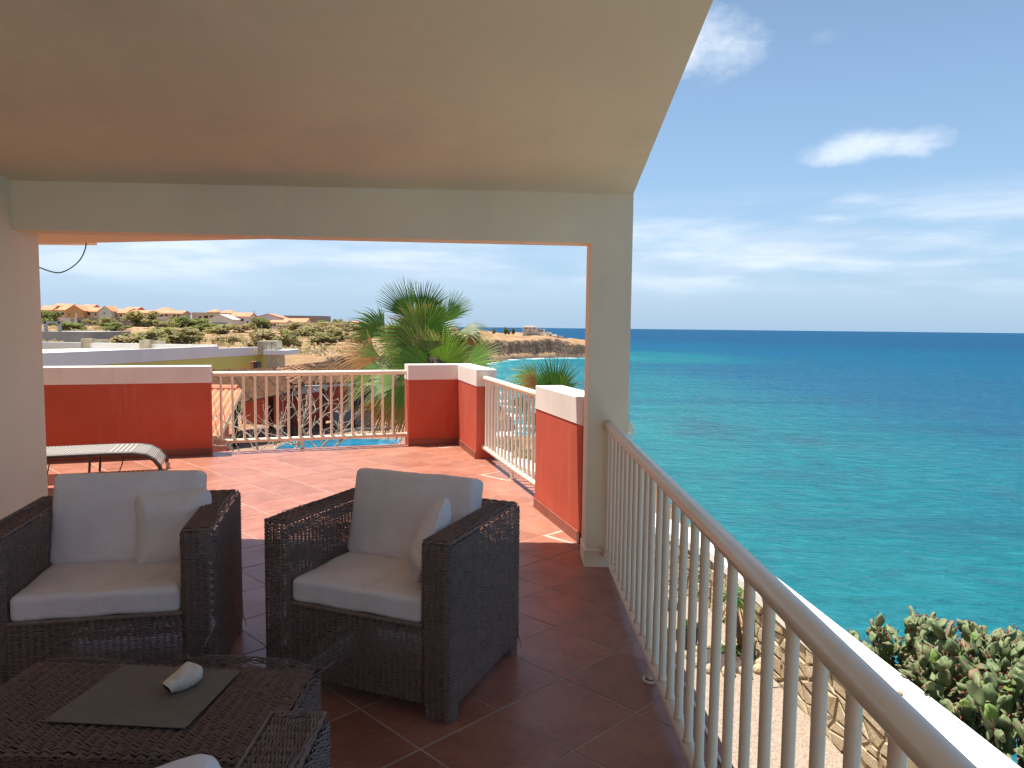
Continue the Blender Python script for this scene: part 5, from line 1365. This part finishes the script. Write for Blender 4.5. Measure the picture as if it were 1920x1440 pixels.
for (x0, x1, y0, y1) in ((984.5, 988, 613.9, 616.5), (993, 994.3, 614, 617), (1000.3, 1003, 614, 616.5), (983, 985, 620, 621.5), (992.5, 994.3, 620, 623), (1010.5, 1012.5, 619.5, 621.5), (1014.5, 1018, 619, 621.5), (1009, 1014, 630.2, 633.5), (1020, 1024, 631.2, 633.4), (1030, 1032, 632, 633.6), (1036, 1038.5, 632, 633.6), (1042, 1044, 631.5, 633.6), (1046, 1048, 632, 633.6), (1026, 1028, 625.5, 628)):
    a, c = at(x0, y0, YH-2.3), at(x1, y1, YH-2.3); yy = YH-2.3 if y0 > 629 else (YH-.2 if x1 < 1008 else YH+.8)
    a, c = at(x0, y0, yy), at(x1, y1, yy); b = MB(); b.box((a.x, yy, c.z), (c.x, yy+.5, a.z)); b.obj('window', MT['dark'], hh)
b = MB(); a, c = at(988, 625, YH-4), at(1006, 629, YH-4); b.box((a.x, YH-4, c.z-4), (c.x, YH-3.5, a.z)); b.obj('retaining_wall', MT['fw_grey'], hh)

# ---- bushes
def bush_mesh(seed, n, m, hh_=.62, leaf=.075):
    rd = np.random.default_rng(seed); nc = 18
    cc = np.stack([rd.normal(size=nc)*.24, rd.normal(size=nc)*.24, rd.uniform(-.02, .80, nc)*hh_+.12], 1); cr = rd.uniform(.10, .22, nc)
    k = rd.integers(0, nc, n); d = rd.normal(size=(n, 3)); d /= np.linalg.norm(d, axis=1)[:, None]; r = cr[k]*rd.random(n)**.4
    p = cc[k]+d*r[:, None]*np.array([1.15, 1.15, .75]); p[:, 2] = np.maximum(p[:, 2], .02)
    a = rd.normal(size=(n, 3)); a /= np.linalg.norm(a, axis=1)[:, None]; c = np.cross(a, rd.normal(size=(n, 3))); c /= np.linalg.norm(c, axis=1)[:, None]
    s = leaf*rd.uniform(.5, 1.2, n)[:, None]
    V = np.stack([p-a*s, p+c*s*.55, p+a*s, p-c*s*.55], 1).reshape(-1, 3); Q = np.arange(4*n).reshape(-1, 4)
    return fast_mesh('foliage', V, Q, m, False, np.repeat(rd.random(n), 4), np.repeat(rd.random(n), 4))
def stems_mesh(seed):
    rd = random.Random(seed); b = MB()
    for k in range(6):
        a = rd.uniform(0, 6.28); b.tube([(0, 0, -.1), (math.cos(a)*.1, math.sin(a)*.1, .2), (math.cos(a)*.26, math.sin(a)*.26, .5)], [.022, .016, .008], 5)
    return b.mesh('stems', MT['stick'], True)
BM = {k: [bush_mesh(900+i*7+ord(k[3]), 2200 if k != 'lf_dry' else 1800, MT[k]) for i in range(3)] for k in ('lf_olive', 'lf_green', 'lf_dry')}
SM = [stems_mesh(s) for s in (1, 2)]
def bush(x0, x1, yt, yb, m, label, Y=None, name='bush', cat='bush', group='bushes on the scrubland', i=[0]):
    # walk outwards until the sight line through the foot of the bush meets the terrain
    if Y is None:
        Y = 45.0
        while Y < 290:
            q = at((x0+x1)/2, yb, Y)
            if q.z <= float(ground_z(np.array([q.x]), np.array([q.y]))[0]): break
            Y += 2.0
    a, c = at(x0, yb, Y), at(x1, yb, Y); w = c.x-a.x; h = at(x0, yt, Y).z-a.z; q = at((x0+x1)/2, yb, Y); i[0] += 1
    gz = float(ground_z(np.array([q.x]), np.array([q.y]))[0])
    t = thing(name, label, cat, (q.x, q.y, min(q.z, gz) if Y < 285 else q.z-.5), rng.uniform(0, 6.28), group)
    f = link('foliage', BM[m][i[0] % 3], t); f.scale = (w/1.0, w/1.0, max(.3, (h+max(0, q.z-gz))*1.05)/.72)
    s = link('stems', SM[i[0] % 2], t); s.scale = (w, w, h/.7)
    return t
for args in (
 (78, 116, 584, 612, 'lf_green', 'large green bush at the far left before the cream house', 230), (110, 152, 604, 621, 'lf_green', 'dark green bush right of the grey frame'),
 (178, 216, 595, 612, 'lf_olive', 'olive bush in front of the unfinished block house', 225), (186, 230, 605, 620, 'lf_green', 'bright green low bush beside the brown shed'),
 (242, 292, 586, 614, 'lf_olive', 'tall rounded olive acacia before the long peach house', 215), (284, 322, 598, 616, 'lf_olive', 'olive bush under the balcony house'),
 (316, 354, 594, 616, 'lf_green', 'green bush at the right end of the left row', 220), (350, 392, 597, 615, 'lf_green', 'dark bush below the cream canopy house', 222),
 (366, 398, 607, 622, 'lf_green', 'green bush left of the roller door house'), (250, 320, 620, 646, 'lf_olive', 'broad olive brown bush left of the path'), (300, 374, 616, 645, 'lf_olive', 'broad olive bush beside the drain pipe roof'),
 (212, 266, 630, 647, 'lf_dry', 'dry brown bush behind the right stone pier'), (338, 372, 616, 642, 'lf_olive', 'olive bush at the edge of the bare soil'),
 (386, 432, 610, 626, 'lf_olive', 'low dull bush before the roller door'), (428, 464, 608, 624, 'lf_dry', 'brown bush before the white house with one window'),
 (404, 448, 630, 648, 'lf_dry', 'dry scrub bush on the bare orange soil'), (473, 506, 596, 620, 'lf_green', 'rounded green tree in front of the tall white house', 228),
 (466, 536, 620, 650, 'lf_dry', 'wide brownish bush left of the stone chimney'), (512, 560, 622, 656, 'lf_olive', 'olive bush right behind the stone chimney'),
 (530, 586, 605, 626, 'lf_dry', 'wide dry bush under the low white house'), (574, 628, 611, 628, 'lf_dry', 'grey brown bush below the grey block building'),
 (578, 628, 626, 647, 'lf_olive', 'olive bush above the little cliff'), (618, 652, 618, 640, 'lf_olive', 'dark olive bush left of the palm fronds'),
 (642, 704, 605, 630, 'lf_dry', 'large brown bush partly behind the palm'), (650, 700, 624, 643, 'lf_olive', 'low olive bush behind the yellowing palm frond'),
 (593, 617, 601, 613, 'lf_green', 'small green bush at the foot of the grey block'), (625, 650, 598, 611, 'lf_olive', 'small round bush on the skyline left of the palm', 260),
 (455, 480, 606, 618, 'lf_olive', 'olive bush between the white houses'), (600, 640, 604, 618, 'lf_dry', 'dry thicket on the skyline left of the palm'),
 (140, 180, 618, 632, 'lf_dry', 'dry bush above the left stone pier'), (545, 600, 615, 632, 'lf_olive', 'olive bush in the middle of the scrubland')):
    bush(*args)
# low ground scrub nobody could count
rd = np.random.default_rng(77); n = 2600
Y = rd.uniform(50, 300, n); X = Y*rd.uniform(-.68, -.17, n)
keep = fbm(X, Y, .06, 55, 3) > -.02; X, Y = X[keep], Y[keep]; Z = ground_z(X, Y); keep = Z > -2.5; X, Y, Z = X[keep], Y[keep], Z[keep]
Vs = []; nb_ = 12
for k in range(nb_):
    a = rd.normal(size=(len(X), 3)); a /= np.linalg.norm(a, axis=1)[:, None]; c = np.cross(a, rd.normal(size=(len(X), 3))); c /= np.linalg.norm(c, axis=1)[:, None]
    s = rd.uniform(.08, .24, len(X))[:, None]; p = np.stack([X, Y, Z], 1)+rd.normal(size=(len(X), 3))*np.array([.35, .35, .12])+np.array([0, 0, .22])
    Vs.append(np.stack([p-a*s, p+c*s*.6, p+a*s, p-c*s*.6], 1))
V = np.concatenate(Vs).reshape(-1, 3); Q = np.arange(len(V)).reshape(-1, 4)
link('ground_scrub', fast_mesh('ground_scrub', V, Q, MT['lf_dry'], False, np.zeros(len(V)), np.repeat(rd.random(len(Q)), 4)), None, None, 'stuff')
# bush outside the garden wall seen through the slanting railing, few trees on the headland
t = thing('bush', 'green shrub behind the garden wall seen through the slanting railing', 'bush', (1.35, 20.3, -3.2)); f = link('foliage', BM['lf_olive'][0], t); f.scale = (1.7, 1.7, 1.9)
t = thing('bush', 'second shrub behind the garden wall nearer the corner parapet', 'bush', (-.6, 24.6, -3.2)); f = link('foliage', BM['lf_green'][1], t); f.scale = (1.9, 1.9, 1.6)
for px_, lb in ((925.5, 'first'), (947, 'second'), (954, 'third'), (963, 'fourth')):
    q = at(px_, 624, 585); t = thing('tree', 'small dark tree on the headland skyline, %s from the palm' % lb, 'tree', (q.x, q.y, q.z-1.5), 0, 'small trees on the headland')
    f = link('crown', BM['lf_green'][0], t); k_ = (3.0, 3.8, 2.6, 3.4)[('first', 'second', 'third', 'fourth').index(lb)]; f.scale = (k_, k_*.8, k_*2.2); f.rotation_euler = (0, 0, k_*7); s = link('trunk', SM[0], t); s.scale = (3, 3, k_*1.9)
